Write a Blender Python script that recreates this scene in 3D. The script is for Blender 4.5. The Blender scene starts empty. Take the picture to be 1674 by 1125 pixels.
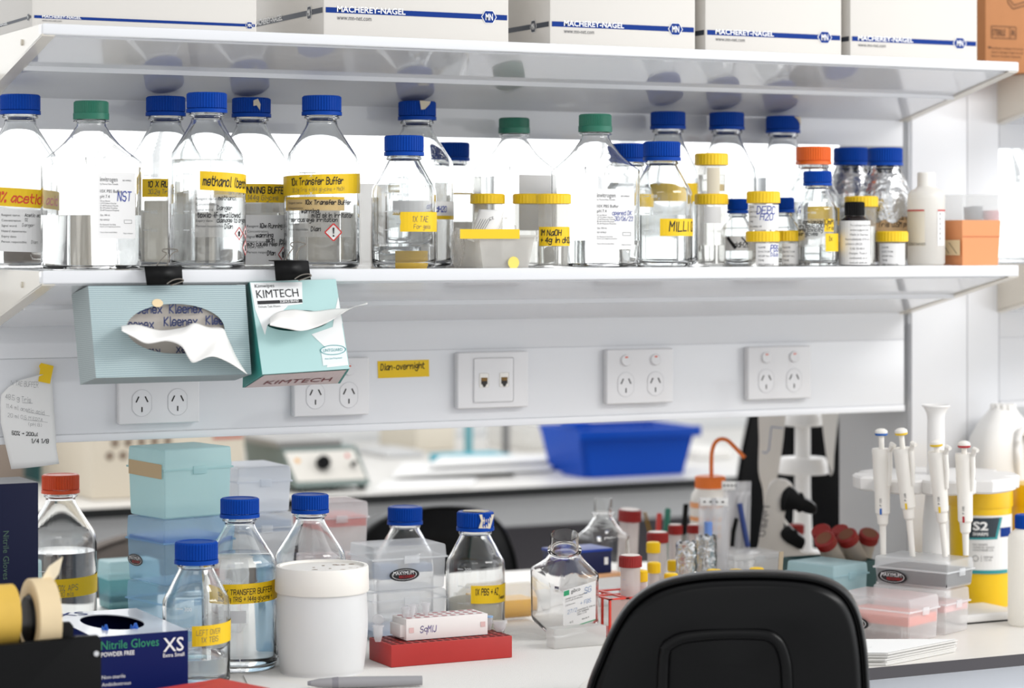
import bpy, bmesh, math, random
from mathutils import Vector, Matrix

# ---------------------------------------------------------------- camera, world, light
SC = bpy.context.scene
COL = SC.collection
TH = math.radians(26.55)
SN, CS = math.sin(TH), math.cos(TH)
F, CX, HY, H = 4054.0, 837.0, 393.0, 1.466      # focal length in px, centre, horizon row, eye height
cd = bpy.data.cameras.new('camera')
cam = bpy.data.objects.new('camera', cd)
COL.objects.link(cam)
cam.location = (0, 0, H)
cam.rotation_euler = (math.pi / 2, 0, -TH)
cd.sensor_width = 36.0
cd.lens = 36.0 * F / 1674.0
cd.shift_y = -(562.5 - HY) / 1674.0
cd.clip_start = 0.05
cd.dof.use_dof = True
cd.dof.focus_distance = 3.32
cd.dof.aperture_fstop = 3.6
SC.camera = cam
SC.view_settings.view_transform = 'Standard'
SC.view_settings.look = 'None'
SC.view_settings.gamma = 1.0
SC.view_settings.exposure = 0.10
SC.view_settings.use_curve_mapping = False
SC.cycles.max_bounces = 28
SC.cycles.transmission_bounces = 26
SC.cycles.transparent_max_bounces = 24
SC.cycles.diffuse_bounces = 4
SC.cycles.glossy_bounces = 6
SC.cycles.sample_clamp_indirect = 6.0
SC.cycles.blur_glossy = 0.5

W = bpy.data.worlds.new('daylight')
SC.world = W
W.use_nodes = True
wn, wl = W.node_tree.nodes, W.node_tree.links
wn.clear()
wo = wn.new('ShaderNodeOutputWorld'); wb = wn.new('ShaderNodeBackground')
tc = wn.new('ShaderNodeTexCoord'); sx = wn.new('ShaderNodeSeparateXYZ')
wl.new(tc.outputs['Generated'], sx.inputs[0])
def ramp(sock, a, b, c, d):
    n = wn.new('ShaderNodeMapRange'); n.interpolation_type = 'SMOOTHSTEP'
    for i, v in enumerate((a, b, c, d)): n.inputs[1 + i].default_value = v
    wl.new(sock, n.inputs[0]); return n.outputs[0]
def wm(op, a, b):
    n = wn.new('ShaderNodeMath'); n.operation = op
    for i, v in enumerate((a, b)):
        if isinstance(v, (int, float)): n.inputs[i].default_value = v
        else: wl.new(v, n.inputs[i])
    return n.outputs[0]
X_, Y_, Z_ = sx.outputs
win_e = wm('MULTIPLY', ramp(X_, .45, .8, 0, 1.35), ramp(Z_, -.12, .02, 0, 1))      # windows on the east side
win_n = wm('MULTIPLY', ramp(Y_, .5, .75, 0, 1.1), ramp(Z_, -.1, .02, 0, 1))       # windows beyond the benches
overhead_dim = ramp(Z_, .3, .75, 0, -.35)                                                    # takes world light away overhead
low = ramp(Z_, -.5, 0, .85, 1)
tot = wm('ADD', wm('ADD', win_e, win_n), wm('ADD', overhead_dim, wm('MULTIPLY', low, 1.0)))
wl.new(tot, wb.inputs[1]); wb.inputs[0].default_value = (0.97, 0.985, 1.0, 1)
wl.new(wb.outputs[0], wo.inputs[0])

def area(name, loc, target, sx_, sy_, power, col=(1, 1, 1)):
    l = bpy.data.lights.new(name, 'AREA'); l.shape = 'RECTANGLE'; l.size = sx_; l.size_y = sy_; l.energy = power; l.color = col
    o = bpy.data.objects.new(name, l); COL.objects.link(o); o.location = loc
    o.rotation_euler = (Vector(target) - Vector(loc)).to_track_quat('-Z', 'Y').to_euler()
    return o
area('fill_lamp', (0.2, 0.9, 2.85), (0.8, 3.1, 1.2), 1.5, .5, 5, (1, .985, .96))  # added fill light above the bench front, no fixture modelled
area('fill_lamp', (3.1, 1.3, 2.6), (2.6, 3.2, 1.4), 1.5, .5, 30, (1, .99, .97))  # added fill light, brightens the column and the cartons near it
area('fill_lamp', (1.6, 4.5, 2.85), (1.8, 5.2, 0.9), 2.4, .5, 26, (1, .99, .97))  # added fill light over the far bench

# ---------------------------------------------------------------- pixel rays to places in the room
def YC(px): return CS * F - SN * (px - CX)
def XR(px): return (SN * F + CS * (px - CX)) / YC(px)
def mpp(px, Y): return Y / YC(px)
def P(px, py, Y): return Vector((Y * XR(px), Y, H + (HY - py) * Y / YC(px)))
def Zat(px, py, Y): return H + (HY - py) * Y / YC(px)
def Yon(px, py, z): return (H - z) * YC(px) / (py - HY)
BENCH, SHELF, TOP = 0.900, 1.428, 1.736
YF, YB = 3.02, 3.303            # shelf front, spine front

# ---------------------------------------------------------------- materials
MATS = {}
def lin(h):
    if not isinstance(h, str): return tuple(h)
    h = h.lstrip('#'); out = []
    for i in (0, 2, 4):
        c = int(h[i:i + 2], 16) / 255
        out.append(c / 12.92 if c <= .04045 else ((c + .055) / 1.055) ** 2.4)
    return tuple(out)
def mat(name, col='#ffffff', rough=.5, metal=0, trans=0, ior=1.46, clear=0, spec=.5, coat=0, bump=None, vary=0, sss=0):
    if name in MATS: return MATS[name]
    m = bpy.data.materials.new(name); m.use_nodes = True; MATS[name] = m
    n, l = m.node_tree.nodes, m.node_tree.links
    b = n['Principled BSDF']; out = n['Material Output']
    c = lin(col) + (1,)
    b.inputs['Base Color'].default_value = c
    b.inputs['Roughness'].default_value = rough
    b.inputs['Metallic'].default_value = metal
    b.inputs['IOR'].default_value = ior
    b.inputs['Transmission Weight'].default_value = trans
    b.inputs['Specular IOR Level'].default_value = spec
    b.inputs['Coat Weight'].default_value = coat
    if coat: b.inputs['Coat Roughness'].default_value = .04
    if vary or bump:
        t = n.new('ShaderNodeTexCoord'); no = n.new('ShaderNodeTexNoise')
        l.new(t.outputs['Object'], no.inputs['Vector'])
        no.inputs['Scale'].default_value = bump[0] if bump else 40
        no.inputs['Detail'].default_value = 4
        if vary:
            mx = n.new('ShaderNodeMix'); mx.data_type = 'RGBA'
            mx.inputs['A'].default_value = c
            mx.inputs['B'].default_value = tuple(x * (1 - vary) for x in c[:3]) + (1,)
            l.new(no.outputs['Fac'], mx.inputs['Factor']); l.new(mx.outputs['Result'], b.inputs['Base Color'])
        if bump:
            bp = n.new('ShaderNodeBump'); bp.inputs['Strength'].default_value = bump[1]; bp.inputs['Distance'].default_value = bump[2]
            l.new(no.outputs['Fac'], bp.inputs['Height']); l.new(bp.outputs['Normal'], b.inputs['Normal'])
    if clear:                      # thin see-through plastic
        tr = n.new('ShaderNodeBsdfTransparent'); mx = n.new('ShaderNodeMixShader')
        tl = n.new('ShaderNodeBsdfTranslucent'); m2 = n.new('ShaderNodeMixShader')
        tl.inputs[0].default_value = c
        tr.inputs[0].default_value = tuple(.62 + .38 * x for x in c[:3]) + (1,)
        m2.inputs[0].default_value = .4
        l.new(b.outputs[0], m2.inputs[1]); l.new(tl.outputs[0], m2.inputs[2])
        mx.inputs[0].default_value = clear
        l.new(m2.outputs[0], mx.inputs[1]); l.new(tr.outputs[0], mx.inputs[2]); l.new(mx.outputs[0], out.inputs[0])
    return m
def glass():  return mat('clear_glass', (.955, .965, .965), 0, trans=1, ior=1.47)
def pet():    return mat('clear_plastic', (.985, .988, .985), .02, trans=1, ior=1.4)
def water():  return mat('clear_liquid', (.99, .995, .99), 0, trans=1, ior=1.33)
def white():  return mat('white_laminate', '#e2e3e6', .2, coat=1.0, spec=.4)
def yellow(): return mat('yellow_tape', '#f2c80f', .5, vary=.1)
def blue():   return mat('blue_cap_plastic', '#02409e', .45, spec=.15)
def ink():    return mat('black_ink', '#16151a', .5)
def paper():  return mat('white_paper', '#e9e8e6', .7)
def black():  return mat('black_plastic', '#060607', .4, spec=.2)

# ---------------------------------------------------------------- objects
def tag(o, label, cat, group=None, kind=None):
    if label: o['label'] = label
    if cat: o['category'] = cat
    if group: o['group'] = group
    if kind: o['kind'] = kind
    return o
def thing(name, label, cat, loc=(0, 0, 0), rz=0, group=None):
    o = bpy.data.objects.new(name, None); COL.objects.link(o)
    o.empty_display_size = .02
    o.location = loc; o.rotation_euler = (0, 0, rz)
    return tag(o, label, cat, group)
def face(px): return -math.atan(XR(px))
def at(px, Y, z): return (Y * XR(px), Y, z)
def mk(name, bm, m, parent=None, angle=.6, loc=None, rz=0, recalc=True):
    if recalc and len(bm.faces): bmesh.ops.recalc_face_normals(bm, faces=bm.faces)
    me = bpy.data.meshes.new(name); bm.to_mesh(me); bm.free()
    for x in (m if isinstance(m, (list, tuple)) else [m]): me.materials.append(x)
    if angle is not None:
        me.polygons.foreach_set('use_smooth', [True] * len(me.polygons))
        me.set_sharp_from_angle(angle=angle)
    o = bpy.data.objects.new(name, me); COL.objects.link(o)
    if parent: o.parent = parent
    if loc is not None: o.location = loc
    if rz: o.rotation_euler = (0, 0, rz)
    return o
BM = bmesh.new
def hexa(bm, c, mi=0):
    """c: 8 corners, bottom ring then top ring"""
    v = [bm.verts.new(p) for p in c]
    for q in ((0, 3, 2, 1), (4, 5, 6, 7), (0, 1, 5, 4), (1, 2, 6, 5), (2, 3, 7, 6), (3, 0, 4, 7)):
        bm.faces.new([v[i] for i in q]).material_index = mi
    return v
def box(bm, x0, x1, y0, y1, z0, z1, r=0, seg=2, mi=0):
    b = BM() if r else bm
    hexa(b, [(x0, y0, z0), (x1, y0, z0), (x1, y1, z0), (x0, y1, z0), (x0, y0, z1), (x1, y0, z1), (x1, y1, z1), (x0, y1, z1)], mi)
    if r:
        bmesh.ops.bevel(b, geom=list(b.edges), offset=r, segments=seg, profile=.6, affect='EDGES')
        join(bm, b)
    return bm
def join(bm, b, M=None):
    if M is not None: bmesh.ops.transform(b, matrix=M, verts=b.verts)
    d = {v: bm.verts.new(v.co) for v in b.verts}
    for f in b.faces:
        try:
            g = bm.faces.new([d[v] for v in f.verts]); g.material_index = f.material_index
        except ValueError: pass
    b.free()
def rings(bm, rs, close0=True, close1=True, mi=0):
    V = [[bm.verts.new(p) for p in r] for r in rs]
    n = len(rs[0])
    for a, b in zip(V, V[1:]):
        for i in range(n):
            bm.faces.new((a[i], a[(i + 1) % n], b[(i + 1) % n], b[i])).material_index = mi
    if close0: bm.faces.new(V[0][::-1]).material_index = mi
    if close1: bm.faces.new(V[-1]).material_index = mi
    return V
def lathe(bm, prof, n=40, c=(0, 0), mi=0):
    """profile of (r, z); r = 0 makes a pole"""
    L = []
    for r, z in prof:
        if r <= 1e-6: L.append([bm.verts.new((c[0], c[1], z))])
        else: L.append([bm.verts.new((c[0] + r * math.sin(2 * math.pi * i / n), c[1] - r * math.cos(2 * math.pi * i / n), z)) for i in range(n)])
    for a, b in zip(L, L[1:]):
        for i in range(n):
            j = (i + 1) % n
            if len(a) == 1 and len(b) == 1: break
            if len(a) == 1: q = (a[0], b[j], b[i])
            elif len(b) == 1: q = (a[i], a[j], b[0])
            else: q = (a[i], a[j], b[j], b[i])
            bm.faces.new(q).material_index = mi
    return bm
def cyl(bm, r, z0, z1, n=32, c=(0, 0), b=.001, mi=0):
    return lathe(bm, [(0, z0), (r - b, z0), (r, z0 + b), (r, z1 - b), (r - b, z1), (0, z1)], n, c, mi)
def tube(bm, pts, r, n=10, cap=True, mi=0):
    pts = [Vector(p) for p in pts]; rs = []
    up = Vector((.13, .31, .94))
    for i, p in enumerate(pts):
        t = (pts[min(i + 1, len(pts) - 1)] - pts[max(i - 1, 0)]).normalized()
        a = t.cross(up).normalized(); b = t.cross(a)
        q = r[i] if isinstance(r, (list, tuple)) else r
        rs.append([p + (a * math.cos(2 * math.pi * k / n) + b * math.sin(2 * math.pi * k / n)) * q for k in range(n)])
    rings(bm, rs, cap, cap, mi); return bm
def prism(bm, pts, y0, y1, mi=0, r=0):
    """(x, z) outline pushed from y0 to y1"""
    b = BM()
    rings(b, [[(x, y0, z) for x, z in pts], [(x, y1, z) for x, z in pts]], mi=mi)
    if r:
        e = [e for e in b.edges if abs(e.verts[0].co.y - e.verts[1].co.y) < 1e-7]
        bmesh.ops.bevel(b, geom=e, offset=r, segments=2, profile=.6, affect='EDGES')
    join(bm, b); return bm
def smooth(pts, k=4, closed=False):
    """Catmull-Rom through points of any dimension"""
    out = []; n = len(pts)
    def g(i): return pts[i % n] if closed else pts[max(0, min(n - 1, i))]
    for i in range(n if closed else n - 1):
        p0, p1, p2, p3 = g(i - 1), g(i), g(i + 1), g(i + 2)
        for s in range(k):
            t = s / k
            out.append(tuple(.5 * (2 * b + (c - a) * t + (2 * a - 5 * b + 4 * c - d) * t * t + (3 * b - a - 3 * c + d) * t ** 3) for a, b, c, d in zip(p0, p1, p2, p3)))
    if not closed: out.append(tuple(pts[-1]))
    return out
def sheet(bm, fn, nu, nv, mi=0):
    V = [[bm.verts.new(fn(i / nu, j / nv)) for i in range(nu + 1)] for j in range(nv + 1)]
    for j in range(nv):
        for i in range(nu):
            bm.faces.new((V[j][i], V[j][i + 1], V[j + 1][i + 1], V[j + 1][i])).material_index = mi
    return bm
def solid(o, t):
    m = o.modifiers.new('thickness', 'SOLIDIFY'); m.thickness = t; m.offset = 0
    return o

# ---------------------------------------------------------------- writing
GL = {k: v for k, v in (x.split('=', 1) for x in '''a=46 26 15 03 12 22 44 46 42
b=08 02|05 16 36 45 43 32 12 03
c=45 36 16 05 03 12 32 43
d=48 42|45 36 16 05 03 12 32 43
e=04 44 45 36 16 05 03 12 32 43
f=38 28 17 12|05 35
g=46 16 05 04 13 33 46 41 30 10 01
h=08 02|04 15 36 45 42
i=16 12|17 18
j=26 21 10 00|27 28
k=08 02|36 04 32
l=18 12 22
m=06 02|05 16 25 22|25 36 45 42
n=06 02|04 15 36 45 42
o=16 05 03 12 32 43 45 36 16
p=06 00|05 16 36 45 44 33 03
q=46 40|45 36 16 05 04 13 43
r=06 02|04 15 36 45
s=45 36 16 05 14 34 43 32 12 03
t=18 13 22 32|06 36
u=06 03 12 32 43|46 42
v=06 22 46
w=06 12 25 32 46
x=06 42|46 02
y=06 05 14 34|46 41 30 10
z=06 46 02 42
A=02 28 42|14 34
B=02 08 38 47 46 35 05|35 44 43 32 02
C=47 38 18 07 03 12 32 43
D=02 08 28 46 44 22 02
E=48 08 02 42|05 35
F=48 08 02|05 35
G=47 38 18 07 03 12 32 43 45 25
H=08 02|48 42|05 45
I=18 12
J=38 33 22 12 03
K=08 02|48 05 42
L=08 02 42
M=02 08 25 48 42
N=02 08 42 48
O=18 07 03 12 32 43 47 38 18
P=02 08 38 47 46 35 05
Q=18 07 03 12 32 43 47 38 18|24 42
R=02 08 38 47 46 35 05|25 42
S=47 38 18 07 06 15 35 44 43 32 12 03
T=08 48|28 22
U=08 03 12 32 43 48
V=08 22 48
W=08 12 26 32 48
X=08 42|48 02
Y=08 25 48|25 22
Z=08 48 02 42
0=18 07 03 12 32 43 47 38 18
1=07 18 12
2=07 18 38 47 46 02 42
3=07 18 38 47 36 25 36 44 43 32 12 03
4=32 38 04 44
5=48 08 05 35 44 43 32 12 03
6=38 16 04 03 12 32 43 44 35 15 04
7=08 48 12
8=15 06 07 18 38 47 46 35 15 04 03 12 32 43 44 35
9=46 35 15 06 07 18 38 47 46 43 22
%=48 02|08 18 17 07 08|32 42 43 33 32
+=05 45|27 23
-=14 34
.=12 13
,=13 01
/=02 48
(=38 26 24 32
)=18 26 24 12
~=05 45|36 45 34
_=01 51
:=13 14|15 16'''.split('\n'))}
NARROW = {'i': 2.6, 'l': 3, 'I': 2.8, '1': 2.8, '.': 2, ',': 2, ' ': 3.2, ':': 2.4, 't': 4.2, 'j': 3.6, 'f': 4.2}
def hand(text, h, w=.13, slant=.12, seed=1, space=1.0):
    """handwriting: quads in the plane, baseline at v = 0, capitals h high; returns [quad of (u, v)]"""
    rnd = random.Random(seed + len(text)); q = []; x = 0.0; s = h / 6.0; hw = h * w / 2
    for ch in text:
        for st in GL.get(ch, '').split('|'):
            pts = []
            for p in st.split():
                px, py = int(p[0]) + rnd.uniform(-.22, .22), int(p[1]) - 2 + rnd.uniform(-.22, .22)
                pts.append((s * (x + px + slant * py), s * py))
            for (ax, ay), (bx, by) in zip(pts, pts[1:]):
                dx, dy = bx - ax, by - ay; L = math.hypot(dx, dy) or 1e-6
                dx, dy = dx / L, dy / L; ex, ey = dx * hw * .7, dy * hw * .7; nx, ny = -dy * hw, dx * hw
                q.append([(ax - ex - nx, ay - ey - ny), (bx + ex - nx, by + ey - ny), (bx + ex + nx, by + ey + ny), (ax - ex + nx, ay - ey + ny)])
        x += (NARROW.get(ch, 5.4)) * space
    return [[(u * .74, v) for u, v in f] for f in q]
FC = {}
def font(text, h, width=None, bold=0):
    """printed lettering: [polygons of (u, v)], capitals h high, left edge at u = 0"""
    k = (text, bold)
    if k not in FC:
        c = bpy.data.curves.new('t', 'FONT'); c.body = text; c.size = 1; c.resolution_u = 2; c.offset = bold
        o = bpy.data.objects.new('t', c); COL.objects.link(o)
        me = bpy.data.meshes.new_from_object(o)
        FC[k] = [[tuple(me.vertices[i].co[:2]) for i in p.vertices] for p in me.polygons]
        bpy.data.objects.remove(o); bpy.data.curves.remove(c); bpy.data.meshes.remove(me)
    ps = FC[k]
    if not ps: return []
    x0 = min(p[0] for f in ps for p in f); x1 = max(p[0] for f in ps for p in f)
    sv = h / .69; su = (width / (x1 - x0)) if width else sv
    return [[((x - x0) * su, y * sv) for x, y in f] for f in ps]
def shift(ps, du, dv, rot=0):
    c, s = math.cos(rot), math.sin(rot)
    return [[(du + u * c - v * s, dv + u * s + v * c) for u, v in f] for f in ps]
def rect(u0, v0, u1, v1): return [[(u0, v0), (u1, v0), (u1, v1), (u0, v1)]]
def line(u0, v0, u1, v1, w):
    d = math.hypot(u1 - u0, v1 - v0); nx, ny = -(v1 - v0) / d * w / 2, (u1 - u0) / d * w / 2
    return [[(u0 - nx, v0 - ny), (u1 - nx, v1 - ny), (u1 + nx, v1 + ny), (u0 + nx, v0 + ny)]]
def outline(pts, w):
    n = len(pts); q = []
    for i in range(n): q += line(*pts[i], *pts[(i + 1) % n], w)
    return q
def oval(cu, cv, a, b, n=28): return [[(cu + a * math.cos(2 * math.pi * i / n), cv + b * math.sin(2 * math.pi * i / n)) for i in range(n)]]
def cylmap(R, off):
    r = R + off
    return lambda u, v: (r * math.sin(u / R), -r * math.cos(u / R), v)
def planemap(o, u, v, off):
    o, u, v = Vector(o), Vector(u).normalized(), Vector(v).normalized(); n = u.cross(v).normalized() * off
    return lambda a, b: o + n + u * a + v * b
def put(name, polys, fn, m, parent=None, loc=None):
    bm = BM(); cut = []
    for f in polys:                       # wide quads are cut into strips so that they follow curved sides
        k = int((max(p[0] for p in f) - min(p[0] for p in f)) / .005) if len(f) == 4 else 0
        cr = [(f[(i + 1) % 4][0] - f[i][0]) * (f[(i + 2) % 4][1] - f[(i + 1) % 4][1]) - (f[(i + 1) % 4][1] - f[i][1]) * (f[(i + 2) % 4][0] - f[(i + 1) % 4][0]) for i in range(4)] if k > 1 else [0]
        if k < 2 or min(cr) <= 1e-12 < max(cr): cut.append(f); continue
        L = lambda a, b, t: (a[0] + (b[0] - a[0]) * t, a[1] + (b[1] - a[1]) * t)
        if abs(f[1][0] - f[0][0]) < abs(f[3][0] - f[0][0]): f = [f[1], f[2], f[3], f[0]]
        for i in range(min(k, 24)):
            k_ = min(k, 24); t0, t1 = i / k_, (i + 1) / k_
            cut.append([L(f[0], f[1], t0), L(f[0], f[1], t1), L(f[3], f[2], t1), L(f[3], f[2], t0)])
    polys = cut
    for f in polys:
        vs = [bm.verts.new(fn(*p)) for p in f]
        try: bm.faces.new(vs)
        except ValueError: pass
    return mk(name, bm, m, parent, angle=None, loc=loc, recalc=False)
def patch(name, u0, u1, v0, v1, fn, m, parent, t=.0003, slope=0, n=14, ragged=0, seed=0):
    rnd = random.Random(seed); r0 = [rnd.uniform(-1, 1) * ragged for _ in range(n + 1)]
    bm = BM(); rr = {}
    def f(a, b):
        j = round(b * 4); du = r0[j] * (1 if a < .01 else 0)
        return fn(u0 + du + (u1 - u0) * a, v0 + (v1 - v0) * b + slope * (u0 + (u1 - u0) * a))
    sheet(bm, f, n, 4)
    o = mk(name, bm, m, parent, angle=None, recalc=False)
    return o
# ---------------------------------------------------------------- the setting
def structure(name, bm, m, angle=.6): return tag(mk(name, bm, m, angle=angle), None, None, kind='structure')
b = BM(); box(b, -2.5, 7.5, -3.0, 6.6, -.05, 0); structure('floor', b, mat('pale_vinyl_floor', '#cfcfd0', .4, vary=.06))
YW = 6.45
b = BM()
x0, x1 = -2.5, 7.5
box(b, x0, x1, YW, YW + .12, 0, 1.36); box(b, x0, x1, YW, YW + .12, 2.5, 3.1)
for a, c in ((x0, -.9), (6.6, x1)): box(b, a, c, YW, YW + .12, 1.36, 2.5)
structure('wall_back', b, mat('white_wall_paint', '#e3e4e4', .6))
b = BM()
for z0, z1 in ((1.36, 1.40), (2.46, 2.5)): box(b, -.9, 6.6, YW - .02, YW + .06, z0, z1)
for x in (-.9, .6, 2.1, 3.6, 5.1, 6.56): box(b, x, x + .04, YW - .01, YW + .05, 1.4, 2.46)
w = structure('window_1', b, mat('white_window_frame', '#e8e9ea', .4))
gm = bpy.data.materials.new('window_glass'); gm.use_nodes = True
n, l = gm.node_tree.nodes, gm.node_tree.links
t_ = n.new('ShaderNodeBsdfTransparent'); g_ = n.new('ShaderNodeBsdfGlossy'); g_.inputs['Roughness'].default_value = .02
x_ = n.new('ShaderNodeMixShader'); x_.inputs[0].default_value = .05
l.new(t_.outputs[0], x_.inputs[1]); l.new(g_.outputs[0], x_.inputs[2]); l.new(x_.outputs[0], n['Material Output'].inputs[0])
b = BM(); box(b, -.88, 6.58, YW + .015, YW + .02, 1.4, 2.46); mk('window_pane', b, gm, w)

# the shelving spine: two bays joined by a column
XL = YF * XR(69); XE = YF * XR(1665); XN = YB * XR(1629); YS = 3.51
WL = white()
def hz(dz): return H + dz
def shelf(name, label, x0, x1, zt, zlip, rear_y, far=True):
    """wedge shelf: flat board with a front lip; below it a soffit sloping down to the spine, closed by end brackets"""
    t = thing(name, label, 'shelf', (x0, YF, zt)); L = x1 - x0; d = YB - YF; dl = zlip - zt; sl = -.2155
    b = BM(); box(b, .0025, L - .0025, .0005, (rear_y - YF), -.010, 0); mk('board', b, WL, t)
    b = BM(); box(b, -.0006, L + .0006, -.001, .014, dl, .0004, r=.003, seg=3); mk('front_lip', b, WL, t)
    hs = lambda y: dl + .0005 + sl * y
    ym = .142
    b = BM(); g = .016
    hexa(b, [(g, .012, hs(.012)), (L - g, .012, hs(.012)), (L - g, ym, hs(ym)), (g, ym, hs(ym)),
             (g, .012, hs(.012) + .003), (L - g, .012, hs(.012) + .003), (L - g, ym, hs(ym) + .003), (g, ym, hs(ym) + .003)])
    mk('front_soffit', b, WL, t)
    b = BM()
    hexa(b, [(g, ym + .004, hs(ym) - .003), (L - g, ym + .004, hs(ym) - .003), (L - g, d, hs(d) - .002), (g, d, hs(d) - .002),
             (g, ym + .004, hs(ym) + .002), (L - g, ym + .004, hs(ym) + .002), (L - g, d, hs(d) + .003), (g, d, hs(d) + .003)])
    mk('rear_soffit', b, WL, t)
    b = BM(); box(b, g, L - g, ym - .003, ym + .006, hs(ym) - .006, hs(ym) + .004, r=.0012); mk('soffit_rail', b, WL, t)
    for xx in (0, L - .002):
        b = BM()
        rings(b, [[(xx + q, 0, dl), (xx + q, 0, -.0005), (xx + q, d - .001, -.0005), (xx + q, d - .001, hs(d)), ] for q in (0, .002)])
        # turned-in flange along the sloping edge
        s0, s1 = (xx, xx + .017) if xx == 0 else (xx - .015, xx + .002)
        hexa(b, [(s0, .002, hs(0) - .002), (s1, .002, hs(0) - .002), (s1, d, hs(d) - .004), (s0, d, hs(d) - .004),
                 (s0, .002, hs(0)), (s1, .002, hs(0)), (s1, d, hs(d) - .001), (s0, d, hs(d) - .001)])
        br = mk('end_bracket', b, mat('cream_bracket', '#e2dcd0', .3, coat=.3), t)  # bracket colour is creamier than the white shelf parts
        b = BM(); lathe(b, [(0, 0), (.004, 0), (.004, .002), (0, .003)], 14)
        s = mk('screw', b, mat('painted_screw', '#d2cabb', .4), br); s.rotation_euler = (0, math.radians(-90 if xx == 0 else 90), 0); s.location = (xx - (.0 if xx == 0 else -.002), d * .32, -.012 + dl * .4)
    return t
LIPU, LIPL = H + .2562, H - .0548
upper = shelf('wall_shelf', 'upper white laminate shelf carrying the row of white cartons', XL, XE, TOP, LIPU, 3.79)
lower = shelf('wall_shelf', 'lower white laminate shelf carrying the row of reagent bottles', XL, XE, SHELF, LIPL, YB + .0)
b = BM(); box(b, .0, XE - XL, YB - YF + .0005, .77, -.012, 0); mk('rear_board', b, WL, lower)
XN1 = XN + .9
nu = shelf('wall_shelf', 'cream-ended upper shelf of the neighbouring bay under the brown box', XN, XN1, TOP, LIPU, 3.79)
nl = shelf('wall_shelf', 'lower shelf of the neighbouring bay past the white column', XN, XN1, SHELF, LIPL, 3.79)

def panel(name, label, x0, x1, strips, cat='panel'):
    t = thing(name, label, cat, (x0, YB, 0))
    for nm, z0, z1, r in strips:
        b = BM(); box(b, 0, x1 - x0, -.002 if nm == 'trim_strip' else 0, .0030, z0 + .0004, z1 - .0004, r=min(r, .0009)); mk(nm, b, WL, t)
    b = BM(); box(b, .001, x1 - x0 - .001, .0016, .014, strips[-1][1] + .001, strips[0][2] - .001); mk('backing', b, WL, t)
    return t
XP = YB * XR(1478)
zv0, zv1 = H + .1510, H + .1955
z_a, z_b, z_c, z_d = H - .117, H - .1605, H - .2655, H - .2765
val = panel('valance_panel', 'white back panel closing the spine above the reagent bottles', XL - .7, XP - .002, [('upper_strip', zv0, zv1 + .03, .0015)])
duct = panel('service_panel', 'white service duct holding the power sockets under the bottle shelf', XL - .7, XP,
             [('upper_strip', z_b, z_a + .05, .0015), ('socket_strip', z_c, z_b, .0012), ('trim_strip', z_d, z_c, .002)])
b = BM(); box(b, 0, XP - XL + .7, .014, YS - YB - .004, z_d + .012, z_a - .02); mk('duct_back', b, WL, duct)
panel('service_panel', 'service duct of the neighbouring bay past the white column', XN + .006, XN1 + .5,
      [('upper_strip', z_b, z_a + .05, .0015), ('socket_strip', z_c, z_b, .0012), ('trim_strip', z_d, z_c, .002)])
panel('valance_panel', 'white back panel of the neighbouring bay under its upper shelf', XN + .006, XN1 + .5, [('upper_strip', zv0, zv1 + .03, .0015)])

def column(label, x0, x1, seams):
    t = thing('spine_column', label, 'column', (x0, YB - .002, BENCH))
    edges = [0] + [s - x0 for s in seams] + [x1 - x0]
    for a, c in zip(edges, edges[1:]):
        b = BM(); box(b, a + .0007, c - .0007, 0, .012, 0, 1.2, r=.0008); mk('front_panel', b, WL, t)
    b = BM(); box(b, 0, x1 - x0, .0125, YS - YB, 0, 1.2); mk('core', b, mat('steel_and_shade_grey', '#c9cacc', .35), t)  # core toned grey, shade on the column side put into its colour
    return t
column('tall white column between the two shelf bays behind the pipettes', YB * XR(1489), XN + .004, [YB * XR(1580)])
column('white column at the near end of the shelving spine beyond the picture edge', XL - .75, XL - .705, [])

# our bench
t = thing('worktop', 'pale laboratory worktop with a dark edge under the bottles and racks', 'worktop', (XL - .9, 2.7235, BENCH))
WX = 4.6
b = BM(); box(b, 0, WX, .002, 3.80 - 2.7235, -.016, 0); mk('top_surface', b, mat('pale_worktop', '#e4e0da', .35, vary=.04), t)
b = BM(); box(b, 0, WX, 0, .0018, -.0162, -.0004); mk('edge_band', b, mat('dark_edge_band', '#4a474b', .4), t)
t = thing('base_cabinet', 'white drawer cabinet under the worktop edge', 'cabinet', (XL - .86, 2.76, 0))
b = BM(); box(b, 0, 4.5, .02, .9, .71, BENCH - .0165); mk('carcass', b, WL, t)
b = BM(); box(b, 0, 4.5, .86, .9, .0, .71); mk('back_panel', b, WL, t)
for xx in (0, 1.1, 3.3, 4.45):
    b = BM(); box(b, xx, xx + .05, .04, .86, 0, .71); mk('side_panel', b, WL, t)
for k in range(5):
    b = BM(); box(b, k * .9 + .004, k * .9 + .896, 0, .018, .72, BENCH - .02, r=.002); dr = mk('drawer', b, mat('drawer_front', '#dfe3ea', .3), t)
    b = BM(); box(b, k * .9 + .38, k * .9 + .52, -.02, -.008, .80, .812, r=.003); mk('handle', b, mat('brushed_steel', '#b9bbbe', .3, metal=1), dr)

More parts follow.
